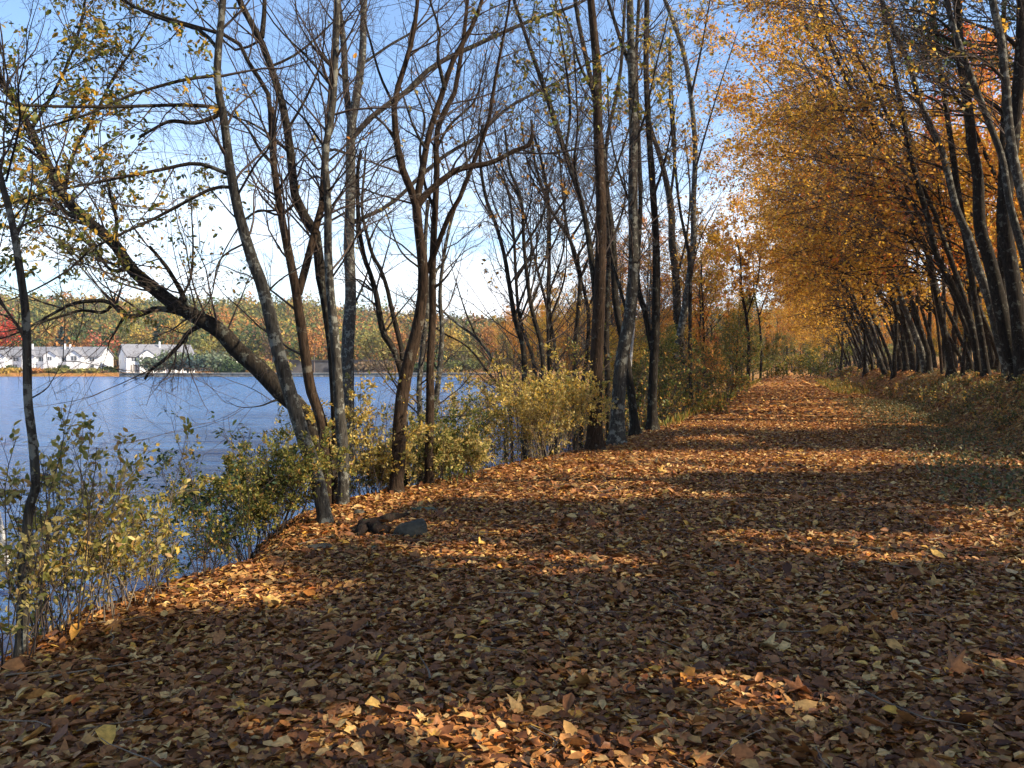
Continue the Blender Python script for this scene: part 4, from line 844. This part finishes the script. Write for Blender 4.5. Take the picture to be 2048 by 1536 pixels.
for k, (px, pb, d_, h, sp_, ml, lab) in enumerate([(1720, 775, 46, 748-30, 40, ['shrub', 'mid'], 'yellow-green shrub at the start of the right bank'), (1760, 785, 36, 735, 45, ['shrub', 'olive'], 'yellowish shrub under the sun-striped stem'), (1810, 800, 27, 745, 50, ['mid', 'shrub'], 'green-brown shrub at the toe of the right bank'),
        (1850, 800, 22, 742, 45, ['green', 'mid'], 'dark green shrub in a hollow of the right bank'), (1900, 800, 18, 738, 60, ['shrub', 'rust'], 'brownish shrub below the broken-limbed trunk'), (1950, 800, 15, 745, 60, ['olive', 'shrub'], 'yellow-leaved shrub below the thickest trunk'), (2010, 800, 13, 740, 60, ['shrub', 'weed'], 'yellow shrub on the bank at the right edge'),
        (2050, 850, 10.5, 770, 60, ['olive', 'rust'], 'olive shrub cut by the right edge'), (1690, 765, 58, 725, 40, ['green', 'mid'], 'dark shrub by the far part of the right bank')]):
    d_ = max(d_, 4.7/(cs*(px-1024)/F-sn))
    shrub('bank_shrub', lab, px, pb, d_, h+(pb-h)*0.30, sp_*0.8, ['weed', 'rust', 'shrub', 'weed'], 12, 800, 0.035+0.002*d_, 860+k, tpl=RHOMB, group=G4, rs=0.006, base_spread=0.9, low=0.1)
# trailing weeds and grass on the right verge: nobody could count them
rng = np.random.default_rng(5); wb = Bag()
n = 60000; xs = rng.uniform(1.6, 9.5, n); ys = rng.uniform(2.5, 42, n)**1.0
dens = np.clip(0.45+3.0*hsh(xs, ys, 0.55), 0.03, 1)*sm(1.3, 2.4, xs)*(1-0.55*sm(4.5, 7, xs)); k = rng.random(n) < dens; xs, ys = xs[k], ys[k]; n = len(xs)
P = np.column_stack([xs, ys, height(xs, ys)+rng.uniform(0.0, 0.2, n)]); rand_leaves(P, rng.normal(size=(n, 3)), 0.06, rng, wb, 0, RHOMB, 0.0, 0.5)
nb_ = 5200; xs = rng.uniform(1.8, 8, nb_); ys = rng.uniform(2.5, 40, nb_); k = rng.random(nb_) < np.clip(0.3+2.4*hsh(xs, ys, 0.55), 0, 1); xs, ys = xs[k], ys[k]; nb_ = len(xs)
P = np.column_stack([xs, ys, height(xs, ys)]); D = rng.normal(size=(nb_, 3))*0.45; D[:, 2] = 1
B = grow(P, D, rng.uniform(.08, .26, nb_), 4, 0.15, -0.1, rng); V, Fc = tubes(B, taper(np.full(nb_, 0.0018), 0.0008, 4), 3); wb.add(V, Fc, 1)
tag(link('verge_weeds', wb.mesh('verge_weeds', [LF['weed'], TWIG_TAN], True)), 'dull green weeds and stalks growing through leaves on the right verge', 'weeds', kind='stuff')
gb = Bag(); ng = 6500; ys = rng.uniform(22, 95, ng); side = (rng.random(ng) < 0.55) | (ys < 48)
xs = np.where(side, rng.uniform(-5.2, -2.9, ng), rng.uniform(2.2, 4.2, ng)); P = np.column_stack([xs, ys, height(xs, ys)]); D = rng.normal(size=(ng, 3))*0.35; D[:, 2] = 1
inst(SLIVER, P, D, rng.normal(size=(ng, 3)), rng.uniform(.10, .32, ng), gb, 0)
tag(link('verge_grass', gb.mesh('verge_grass', [LF['olive']], False)), 'yellow-green grass along both edges of the path farther on', 'grass', kind='stuff')

# ------------------------------------------------------------------ fallen leaves
def litter(seed, n, dmin, dmax, size, tilt, pile, tpls, bag, pwr=1.0):
    rng = np.random.default_rng(seed)
    d = np.sqrt(rng.random(n)*(dmax**2-dmin**2)+dmin**2); u = rng.uniform(-0.88, 0.88, n)*d+rng.uniform(-1, 1, n)*1.4
    x = cs*u-sn*d; y = sn*u+cs*d
    edge = edge_x(y)
    keep = (x > edge-1.3+0.25*rng.normal(size=n)) & (x < 12)
    keep &= (x > edge-0.3) | (rng.random(n) < 0.6)
    x, y = x[keep], y[keep]; n = len(x)
    e = 0.05; gx = (height(x+e, y)-height(x-e, y))/(2*e); gy = (height(x, y+e)-height(x, y-e))/(2*e)
    nrm = unit(np.column_stack([-gx, -gy, np.ones(n)]))
    Z = nrm+rng.normal(size=(n, 3))*tilt*np.array([1, 1, .2]); az = rng.uniform(0, 6.28, n)
    X = np.column_stack([np.cos(az), np.sin(az), np.zeros(n)])
    P = np.column_stack([x, y, height(x, y)+rng.random(n)**1.5*pile+0.004]); s = size*np.clip(np.exp(rng.normal(size=n)*0.33), .35, 1.55)
    w = rng.integers(0, len(tpls), n); 
    Zu = unit(Z); Xu = unit(X-(X*Zu).sum(-1, keepdims=True)*Zu)
    for k_, tp in enumerate(tpls):
        m_ = w == k_; inst(tp, P[m_]-Xu[m_]*s[m_, None]*0.5, Xu[m_], Zu[m_], s[m_], bag, 0)
lb = Bag()
litter(1, 185000, 1.6, 12.5, 0.058, 0.22, 0.03, OVALS+OVALS+OVALS+MAPLES[:3], lb)
litter(2, 150000, 12, 26, 0.072, 0.28, 0.05, OVALS+MAPLES[:1], lb)
litter(3, 100000, 25, 60, 0.14, 0.35, 0.05, [RHOMB], lb)
litter(4, 50000, 58, 135, 0.30, 0.25, 0.05, [RHOMB], lb)
litter(5, 1500, 2.2, 14, 0.115, 0.30, 0.06, MAPLES, lb)
litter(6, 5000, 2.2, 14, 0.085, 0.5, 0.07, OVALS, lb)
tag(link('fallen_leaves', lb.mesh('fallen_leaves', [LITTER], True)), 'thick carpet of brown, tan and orange fallen leaves over path and bank', 'leaf litter', kind='stuff')

tw_ = Bag(); rng = np.random.default_rng(8); n = 420; ys = rng.uniform(1.5, 22, n); xs = rng.uniform(-4.4, 6, n)
B = grow(np.column_stack([xs, ys, height(xs, ys)+0.045]), np.column_stack([rng.normal(size=(n, 2)), np.zeros(n)]), rng.uniform(.12, .6, n), 6, 0.16, 0.0, rng); B[..., 2] = height(B[..., 0], B[..., 1])+0.035+rng.random((n, 1))*0.03
V, Fc = tubes(B, taper(rng.uniform(.002, .006, n), 0.0015, 6), 5); tw_.add(V, Fc)
tag(link('fallen_twigs', tw_.mesh('fallen_twigs', [TWIG_TAN], True)), 'thin dry twigs scattered through the leaf carpet', 'twigs', kind='stuff')
# ------------------------------------------------------------------ rocks, root and logs
ROCK = plain_mat('rock', (0.035, 0.032, 0.022), (0.08, 0.072, 0.05), 9.0, 0.85, 0.02)
MOSS = plain_mat('mossy_rock', (0.05, 0.06, 0.025), (0.14, 0.14, 0.09), 7.0, 0.9, 0.02)
def rock(label, px, py, wpx, hpx, seed, mat=ROCK, depth=0.7, tilt=0.0):
    d = ground_hit(px, py); P = unproj(px, py, np.array(d)); W = wpx/2*d/F; H = hpx*d/F
    rng = np.random.default_rng(seed); nu, nv = 28, 14
    u = np.linspace(0, 2*np.pi, nu, endpoint=False); v = np.linspace(0.02, np.pi-0.02, nv); U, Vv = np.meshgrid(u, v)
    S = np.stack([np.cos(U)*np.sin(Vv), np.sin(U)*np.sin(Vv), np.cos(Vv)], -1).reshape(-1, 3)
    r = np.ones(len(S))
    for _ in range(9):           # flattened facets
        nrm = unit(rng.normal(size=3)); t = rng.uniform(.62, .9); dp = S@nrm; r = np.where(dp*r > t, t/np.maximum(dp, .01), r)
    r = r*(1+rng.normal(size=len(S))*0.015); Q = S*r[:, None]*np.array([W, W*depth, H*1.0]); Q[:, 2] += Q[:, 0]*tilt
    i = (np.arange(nv-1)[:, None]*nu+np.arange(nu)[None]).ravel(); j = (np.arange(nv-1)[:, None]*nu+(np.arange(nu)+1)[None] % nu).ravel()
    me = mesh_from('rock', Q, [(np.stack([i, i+nu, j+nu, j], 1), 0)], [mat], False)
    return tag(link('rock', me, None, (P[0], P[1], float(height(P[0], P[1]))+H*0.04), YAW), label, 'rock', 'rocks at the foot of the front clump')
rock('largest grey rock, a tilted wedge beside the dark root', 818, 1074, 76, 36, 1, tilt=0.35)
rock('flat pale stone partly covered by leaves, below the shrub', 640, 1100, 70, 12, 2)
rock('small rounded grey stone behind the dark root', 720, 1030, 30, 12, 3)
rock('small dark stone in the leaves below the root', 745, 1100, 34, 9, 4, MOSS)
rock('little dark stone left of the one below the root', 703, 1102, 28, 8, 5, MOSS)
rock('long low mossy stone behind the wedge rock', 850, 1022, 120, 9, 6, MOSS, 0.3)
rock('half buried stone showing through the leaves in the open ground', 905, 1145, 36, 7, 7)
DARKW = bark_mat('rotten_wood', (0.03, 0.02, 0.014), (0.008, 0.006, 0.005), (0.03, 0.03, 0.018), 0.2)
def log(name, label, pix, w0, w1, lift, mat, cat, extra=()):
    o = None; bag = Bag(); rng = np.random.default_rng(len(label))
    org = None
    for pts, a, b in [(pix, w0, w1)]+list(extra):
        q = np.array(pts, float).reshape(-1, 2); P = []
        for (x, y) in q:
            d = ground_hit(x, y); p = unproj(x, y, np.array(d)); p[2] = float(height(p[0], p[1]))+lift; P.append(p)
        P = np.array(P); d0 = ground_hit(q[0, 0], q[0, 1]); r = np.linspace(a, b, len(P))/2*d0/F
        Q = resample(np.column_stack([P, r]), 16); Q[:, 3] *= np.minimum(1, np.minimum(np.linspace(0.05, 3.5, 16), np.linspace(3.5, 0.05, 16))); V, Fc = tubes(Q[None, :, :3], Q[None, :, 3], 9, rng, 0.16); bag.add(V, Fc)
        if org is None: org = P[0].copy()
    return tag(link(name, bag.mesh(name, [mat], True, org), None, org), label, cat)
log('root', 'dark rotting root arching out of the leaves beside the grey rock', [716,1078, 735,1062, 765,1052, 800,1042, 822,1036], 34, 16, 0.05, DARKW, 'root', [([735,1062, 760,1072, 785,1066], 34, 16), ([716,1080, 728,1062, 724,1046], 28, 12)])
log('fallen_log', 'thin weathered pole lying in the leaves behind the nearest tall trunk', [1085,868, 1120,864, 1172,862], 6, 4, 0.05, BARK_GREY, 'log')
log('root', 'mossy root spreading from the foot of the front clump toward the rock', [700,1012, 722,1024, 760,1030], 16, 6, 0.0, BARK_DARK, 'root')

# ------------------------------------------------------------------ far shore
def far(px, d, z=None, py=None):
    P = unproj(px, 730 if py is None else py, np.array(float(d)))
    if z is not None: P[2] = z
    return P
WHITE = plain_mat('white_siding', (0.76, 0.76, 0.75), (0.82, 0.82, 0.81), 0.6, 0.6)
ROOF = plain_mat('grey_shingle', (0.16, 0.16, 0.17), (0.22, 0.22, 0.23), 1.5, 0.9)
GLASS = plain_mat('window_glass', (0.06, 0.07, 0.08), (0.12, 0.13, 0.15), 0.5, 0.15, 0, 0.6)
PORCH_SHADE = plain_mat('porch_recess_shade', (0.16, 0.15, 0.14), (0.24, 0.22, 0.2), 0.5, 0.8)  # dark colour for flat panels, painting in the shade of recessed porches
STONE = plain_mat('seawall_stone', (0.10, 0.095, 0.085), (0.28, 0.26, 0.22), 0.9, 0.9, 0.1)
def gable_roof(bag, x0, x1, y0, y1, z, rise, ov=0.4, axis_='x', th=0.18):
    if axis_ == 'x':
        ym = (y0+y1)/2; a, b = x0-ov, x1+ov; k = rise/((y1-y0)/2)
        pr = [(y0-ov, z-k*ov), (ym, z+rise), (y1+ov, z-k*ov), (y1+ov, z-k*ov-th), (ym, z+rise-th), (y0-ov, z-k*ov-th)]
        V = [(a, p[0], p[1]) for p in pr]+[(b, p[0], p[1]) for p in pr]
    else:
        xm = (x0+x1)/2; a, b = y0-ov, y1+ov; k = rise/((x1-x0)/2)
        pr = [(x0-ov, z-k*ov), (xm, z+rise), (x1+ov, z-k*ov), (x1+ov, z-k*ov-th), (xm, z+rise-th), (x0-ov, z-k*ov-th)]
        V = [(p[0], a, p[1]) for p in pr]+[(p[0], b, p[1]) for p in pr]
    q = [(i, (i+1) % 6, (i+1) % 6+6, i+6) for i in range(6)]
    caps = [(0, 5, 4, 1), (1, 4, 3, 2), (6, 7, 10, 11), (7, 8, 9, 10)]
    bag.add(V, [np.array(q+caps)])
def gable_wall(bag, x0, x1, y0, y1, z0, z1, rise, axis_='x'):
    bag.box(x0, x1, y0, y1, z0, z1)
    if axis_ == 'x':
        for x in (x0, x1):
            s = 0.1 if x == x0 else -0.1
            bag.add([(x, y0, z1), (x, y1, z1), (x, (y0+y1)/2, z1+rise-0.15), (x+s, y0, z1), (x+s, y1, z1), (x+s, (y0+y1)/2, z1+rise-0.15)], [np.array([(0, 1, 2), (3, 5, 4)]), np.array([(0, 2, 5, 3), (1, 4, 5, 2)])])
    else:
        for y in (y0, y1):
            s = 0.1 if y == y0 else -0.1
            bag.add([(x0, y, z1), (x1, y, z1), ((x0+x1)/2, y, z1+rise-0.15), (x0, y+s, z1), (x1, y+s, z1), ((x0+x1)/2, y+s, z1+rise-0.15)], [np.array([(0, 1, 2), (3, 5, 4)]), np.array([(0, 2, 5, 3), (1, 4, 5, 2)])])
def opening(o, kind_, x, z, w, h, y=0.0, mull=1, side=None):
    fb = Bag()
    def bx(b, xa, xb, ya, yb, za, zb):
        if side is None: b.box(xa, xb, ya, yb, za, zb)
        else: b.box(side+ya-0.0, side+yb, xa, xb, za, zb)
    bx(fb, x-w/2-.12, x-w/2, y-.06, y+.02, z, z+h); bx(fb, x+w/2, x+w/2+.12, y-.06, y+.02, z, z+h)
    bx(fb, x-w/2-.12, x+w/2+.12, y-.062, y+.02, z+h, z+h+.14); bx(fb, x-w/2-.12, x+w/2+.12, y-.08, y+.02, z-.1, z)
    for m in range(mull): xm = x-w/2+w*(m+1)/(mull+1); bx(fb, xm-.05, xm+.05, y-.055, y+.02, z, z+h)
    f = link(kind_, fb.mesh(kind_, [WHITE]), o); pb = Bag(); bx(pb, x-w/2+0.001, x+w/2-0.001, y-.03, y+.01, z+.001, z+h-.001)
    link('pane', pb.mesh('pane', [GLASS if kind_ != 'porch' else PORCH_SHADE]), f); return f
def house(label, px, d, rot, Lx, D, wall, rise, gables, wins, doors, porches, gz, chim=()):
    P = far(px, d); o = thing('townhouse', label, 'house', (P[0], P[1], gz), 'white townhouses across the lake', YAW+rot)
    wb_ = Bag(); gable_wall(wb_, 0, Lx, 0, D, 0, wall, rise); rb = Bag(); gable_roof(rb, 0, Lx, 0, D, wall, rise)
    for k, (gx, gw, pr_, gh) in enumerate(gables):
        gable_wall(wb_, gx-gw/2, gx+gw/2, -pr_, 0.0, 0.0, wall+gh, gw*0.36, 'y'); gable_roof(rb, gx-gw/2, gx+gw/2, -pr_, D*0.42, wall+gh, gw*0.36, 0.3, 'y', 0.16)
    link('wall', wb_.mesh('wall', [WHITE]), o); r = link('roof', rb.mesh('roof', [ROOF]), o)
    for (cx, cz) in chim:
        cb_ = Bag(); cb_.box(cx-.2, cx+.2, D*.35, D*.35+.4, wall+rise*.55, wall+rise+cz); link('chimney', cb_.mesh('chimney', [WHITE]), r)
    for (x, z, w, h, y) in wins: opening(o, 'window', x, z, w, h, y, 1)
    for (x, z, w, h, y) in doors: opening(o, 'door', x, z, w, h, y, 0)
    for (x, z, w, h, y) in porches: opening(o, 'porch', x, z, w, h, y, 3)
    return o
GZ = WATER+0.9
L1_ = 48.0
hs = [(9, 4.2, 1.6, 0.2), (19.5, 4.0, 1.6, 0), (28, 3.8, 1.2, 0), (34.5, 3.6, 1.6, .2), (41.5, 4.4, 1.6, .1)]
house('longest white townhouse row with small cross gables, at the left across the lake', -135, 250, 0.04, L1_, 10, 5.1, 2.7, hs,
      [(14, 3.4, 1.6, 1.1, 0), (16, 3.4, 1.2, 1.1, 0), (24, 3.4, 1.6, 1.1, 0), (31.4, 3.4, 1.8, 1.2, 0), (38, 3.4, 1.6, 1.2, 0), (46, 3.4, 1.4, 1.2, 0), (9, 3.5, 1.6, 1.3, -1.6), (19.5, 3.5, 1.6, 1.3, -1.6), (41.5, 3.6, 1.6, 1.3, -1.6), (34.5, 3.7, 1.2, 1.0, -1.6)],
      [(6, .2, 1, 2.1, 0), (26, .2, 1, 2.1, -0), (32.6, .2, 1, 2.1, 0), (46, .2, 1.1, 2.1, 0)], [(14.5, .3, 4.5, 2.1, 0), (23, .3, 2.8, 2.1, 0), (37.6, .3, 2.2, 2.1, 0), (4, .3, 2, 2.1, 0)], GZ, [(12, .9), (13.2, .9), (26, .8), (27, .8), (36.5, .9), (38, .8)])
h2 = house('white townhouse with its shaded gable end turned toward the lake', 209+44, 246, 0.60, 19, 12, 5.0, 3.5, [(5.5, 4.4, 1.5, .2), (14, 4.2, 1.4, 0)],
      [(2, 3.4, 1.4, 1.2, 0), (9.6, 3.4, 1.6, 1.2, 0), (17.6, 3.4, 1.6, 1.2, 0), (5.5, 3.5, 1.4, 1.2, -1.5)], [(9.5, .2, 1, 2.1, 0)], [(2.3, .3, 2.6, 2.1, 0), (17, .3, 3, 2.1, 0)], GZ, [(10, .8)])
fb = Bag(); opening(h2, 'window', 2.6, 3.2, 1.6, 1.8, -0.0, 1, side=0.0)
house('smaller white townhouse farthest right, partly behind grey-green shrubs', 300, 268, 0.0, 16, 9, 4.8, 2.6, [(5, 4, 1.2, 0), (13, 4, 1.2, 0)], [(9, 3.3, 1.6, 1.2, 0), (16, 3.3, 1.4, 1.2, 0)], [], [], GZ)
house('small white gabled house peeping out behind the shrubs, right of the townhouses', 415, 300, 0.0, 8, 8, 4.6, 2.6, [], [(4, 2.4, 1.2, 1.2, 0)], [], [], GZ+1)
# dark low building
P = far(578, 262); o = thing('long_building', 'long low dark grey building across the lake behind the trunks', 'building', (P[0], P[1], GZ), None, YAW)
b = Bag(); b.box(0, 30, 0, 10, 0, 3.6); link('wall', b.mesh('wall', [plain_mat('grey_wall', (.07, .07, .07), (.12, .12, .12), .6, .8)]), o)
b = Bag(); b.box(-.3, 30.3, -.3, 10.3, 3.6, 3.9); link('roof', b.mesh('roof', [plain_mat('dark_roof', (.05, .05, .05), (.09, .09, .09), .6, .8)]), o)
# seawall, as blocks
P = far(238, 229); o = thing('stone_seawall', 'low dark stone seawall along the far shore right of the houses', 'wall', (P[0], P[1], WATER-0.5), None, YAW)
b = Bag(); r_ = np.random.default_rng(3); x = 0
while x < 100:
    w = r_.uniform(1.0, 2.2)
    for lv in range(2): b.box(x, x+w-.06, 0+r_.uniform(0, .15), 1.2, lv*.72, lv*.72+.70)
    x += w
link('masonry', b.mesh('masonry', [STONE]), o); b = Bag(); b.box(-.3, 100, -.15, 1.4, 1.44, 1.6); link('coping', b.mesh('coping', [plain_mat('coping', (.25, .24, .2), (.4, .38, .33), .8, .9)]), o)
# white garden fence in front of the first row
P = far(-100, 246); o = thing('picket_fence', 'low white fence before the long townhouse row', 'fence', (P[0], P[1], GZ), None, YAW)
b = Bag(); b.box(0, 42, -.03, .03, .35, .45); b.box(0, 42, -.03, .03, .95, 1.05); link('rail', b.mesh('rail', [WHITE]), o)
b = Bag()
for x in np.arange(0, 42, .32): b.box(x, x+.14, -.06, -.032, .05, 1.2)
link('picket', b.mesh('picket', [WHITE]), o)['kind'] = 'stuff'

# wooded hill and the individual trees on the far shore
TONE = tone_mat('far_foliage'); TONEB = plain_mat('far_bark', (.08, .06, .05), (.14, .11, .09), 1.0)
PAL = {'green': (.07, .10, .04), 'olive': (.14, .145, .05), 'yolive': (.24, .21, .06), 'yellow': (.42, .29, .07), 'orange': (.40, .19, .06), 'salmon': (.50, .17, .10), 'red': (.48, .07, .04), 'dark': (.045, .08, .05), 'blue': (.07, .11, .10), 'brown': (.19, .13, .07), 'silver': (.17, .20, .12)}
def crown_cloud(bag, C, R, H, col, n, size, rng, cone=False):
    S = unit(rng.normal(size=(n, 3))); rr = rng.random(n)**0.33
    lump = 1+0.22*np.sin(S[:, 0]*5+C[0])*np.sin(S[:, 2]*6+C[1])+0.12*np.sin(S[:, 1]*9+C[2])
    Q = S*(rr*lump)[:, None]
    if cone:
        t = rng.random(n)**1.4; a = rng.uniform(0, 6.28, n); q = (1-t)*(0.5+0.5*rng.random(n)**.5)*(1+.18*np.sin(t*40)); Q = np.column_stack([np.cos(a)*q, np.sin(a)*q, t*2-1])
    P = C+Q*np.array([R, R, H]); Z = 1.8*Q*np.array([1, 1, .8])+rng.normal(size=(n, 3))*0.6+np.array([0, 0, .4])
    c = np.clip(np.array(col)*rng.uniform(.75, 1.25, (n, 1))*(1+rng.normal(size=(n, 3))*0.06), 0.01, .8)
    inst(RHOMB, P, rng.normal(size=(n, 3)), Z, size*rng.uniform(.6, 1.3, n), bag, 0, c)
rng = np.random.default_rng(21); hb = Bag()
def zone_cols(px):
    return rng.choice(['green', 'olive', 'yolive', 'yellow', 'orange', 'brown', 'salmon'], p=[.20, .26, .27, .11, .09, .05, .02]) if px < 620 else rng.choice(['olive', 'yolive', 'orange', 'brown', 'yellow', 'green'], p=[.27, .22, .16, .15, .08, .12])
cnt = 0
for d_ in np.r_[np.arange(268, 420, 9.0), np.arange(420, 640, 13.0)]:
    step = 5.2*F/d_
    for px in np.arange(-250, 2300, step):
        p_ = px+rng.uniform(-.5, .5)*step; dd = d_+rng.uniform(-5, 5); P = far(p_, dd); z = float(height(P[0], P[1]))
        R = rng.uniform(2.8, 5.8); Hh = R*rng.uniform(.8, 1.5); C = np.array([P[0], P[1], z+2.4+Hh*0.9+rng.normal()*0.8])
        crown_cloud(hb, C, R, Hh, PAL[zone_cols(p_)], 95, 1.05+0.0012*d_, rng); cnt += 1
tag(link('distant_woods', hb.mesh('distant_woods', [TONE], False)), 'autumn woods in green, yellow and orange covering the hill across the lake', 'woods', kind='stuff')
def far_tree(label, px, d, top_py, wpx, col, seed, cone=False, name='far_tree', cat='tree', group='trees on the far shore', n=900, bot=None):
    rng = np.random.default_rng(seed); P = far(px, d); gz = float(height(P[0], P[1])); top = far(px, d, py=top_py)[2]
    o = thing(name, label, cat, (P[0], P[1], gz), group); H = top-gz; R = wpx/2*d/F
    tb = Bag(); pts = np.array([[[0, 0, -.3], [0.1, 0, H*.3], [0, .1, H*.6], [0.05, 0, H*.85]]]); V, Fc = tubes(pts, np.array([[.28, .2, .14, .05]])*min(1, H/10), 6); tb.add(V, Fc)
    lim, D, _, _ = spawn(pts, np.ones((1, 4)), 7, .35, .95, (.6, 1.0), rng); B = grow(lim, D, np.full(7, R*.7), 5, .1, .05, rng); V, Fc = tubes(B, taper(np.full(7, .07), .02, 5), 4); tb.add(V, Fc)
    link('trunk' if cat == 'tree' else 'stem', tb.mesh('trunk', [TONEB], True), o)
    cb = Bag(); c0 = 0.10 if (cone or cat != 'tree') else 0.28
    if cone: crown_cloud(cb, np.array([0, 0, H*(.5+c0/2)]), R, H*(.5-c0/2), PAL[col], n, .9, rng, True)
    else:
        for k in range(5):
            off = rng.normal(size=3)*np.array([R*.38, R*.38, H*.10]); crown_cloud(cb, np.array([0, 0, H*(.5+c0/2)])+off, R*.68, H*(.5-c0/2)*.72, PAL[col], n//5, .62+R*.05, rng)
    link('crown' if cat == 'tree' else 'foliage', cb.mesh('crown', [TONE], False), o); return o
ft = [('vivid red maple at the left edge across the lake', 12, 272, 622, 62, 'red', 0), ('blue-green spruce behind the long townhouse row', 124, 268, 655, 62, 'blue', 1), ('salmon-coloured maple above the end of the long townhouse row', 193, 272, 655, 56, 'salmon', 0),
      ('bright yellow tree above the turned gable house', 283, 275, 645, 50, 'yellow', 0), ('dark conifer between yellow trees across the lake', 314, 272, 652, 42, 'dark', 1), ('large golden orange tree left of the leaning trunk', 350, 300, 628, 56, 'yellow', 0), ('orange maple seen just under the leaning trunk', 440, 290, 620, 60, 'orange', 0),
      ('olive tree above the salmon maple', 235, 300, 640, 60, 'olive', 0), ('round green tree above the middle of the long townhouse row', 160, 290, 650, 50, 'green', 0), ('small orange tree behind the roof of the long row', 152, 266, 676, 30, 'orange', 0), ('yellow-green tree behind the far small gabled house', 420, 268, 675, 56, 'yolive', 0),
      ('dark green tree seen left of the brown V trunk', 508, 268, 650, 50, 'green', 0), ('orange-brown tree between the brown V trunk and the front clump', 545, 262, 660, 60, 'brown', 0), ('orange maple right of the front clump on the far shore', 628, 262, 645, 50, 'orange', 0), ('green willow right of the front clump on the far shore', 745, 258, 660, 70, 'yolive', 0),
      ('bright orange tree left of the split-barked trunk on the far shore', 790, 265, 650, 50, 'orange', 0), ('golden tree right of the twin brown stems on the far shore', 905, 258, 655, 60, 'yellow', 0), ('yellow-green willow at the water right of the twin brown stems', 940, 252, 690, 46, 'yolive', 0), ('rust tree on the far shore seen behind the slender trunks', 985, 256, 640, 60, 'orange', 0)]
for k, (lab, px, d_, tp, w, c, cone) in enumerate(ft): far_tree(lab, px, d_, tp, w, c, 900+k, bool(cone))
fs = [('golden brush along the far shore at the left edge', 12, 240, 738, 50, 'yellow'), ('rusty brush along the far shore before the fence', 66, 240, 740, 46, 'orange'), ('round green shrub at the corner of the long row', 24, 243, 733, 18, 'green'), ('dark green round shrub before the middle of the long row', 124, 243, 732, 20, 'green'), ('yellow-green brush before the long row', 120, 240, 738, 44, 'yolive'), ('pale brush near the end of the long row', 168, 240, 740, 44, 'yolive'),
      ('low ochre brush at the end of the long row', 208, 240, 744, 30, 'brown'), ('green hedge before the turned gable house', 219, 242, 735, 26, 'green'), ('grey-green shrub leftmost above the seawall', 305, 238, 716, 60, 'silver'), ('tall silvery shrub above the seawall', 345, 240, 702, 84, 'silver'), ('blue-green rounded shrub above the seawall', 385, 240, 704, 76, 'blue'), ('grey-green shrub rightmost above the seawall', 428, 240, 700, 84, 'silver'),
      ('low green shrub above the seawall under the leaning trunk', 470, 238, 722, 50, 'green'), ('ochre shrub above the seawall behind the trunks', 525, 240, 720, 60, 'yolive'), ('brown brush above the seawall right of the clump', 740, 240, 722, 70, 'brown'), ('green brush above the seawall behind the split-barked trunk', 830, 240, 722, 70, 'green'), ('olive brush above the seawall behind the slender trunks', 930, 240, 718, 80, 'olive')]
for k, (lab, px, d_, tp, w, c) in enumerate(fs): far_tree(lab, px, d_, tp, w, c, 950+k, False, 'far_shrub', 'shrub', 'shrubs on the far shore', 1300)
print('objects', len(bpy.data.objects), 'verts', sum(len(m.vertices) for m in bpy.data.meshes))

# ------------------------------------------------------------------ thin autumn haze over lake and woods
hz, ht, hout = newmat('haze'); pv = N(ht, 'ShaderNodeVolumePrincipled'); pv.inputs['Color'].default_value = (.80, .86, .95, 1); pv.inputs['Density'].default_value = 0.00015; pv.inputs['Anisotropy'].default_value = 0.2
L(ht, pv.outputs[0], hout.inputs['Volume'])
hbx = Bag().box(-1500, 1500, -500, 1500, -40, 110)
tag(link('haze', hbx.mesh('haze', [hz])), 'thin pale haze softening the far shore and hill', 'haze', kind='stuff')
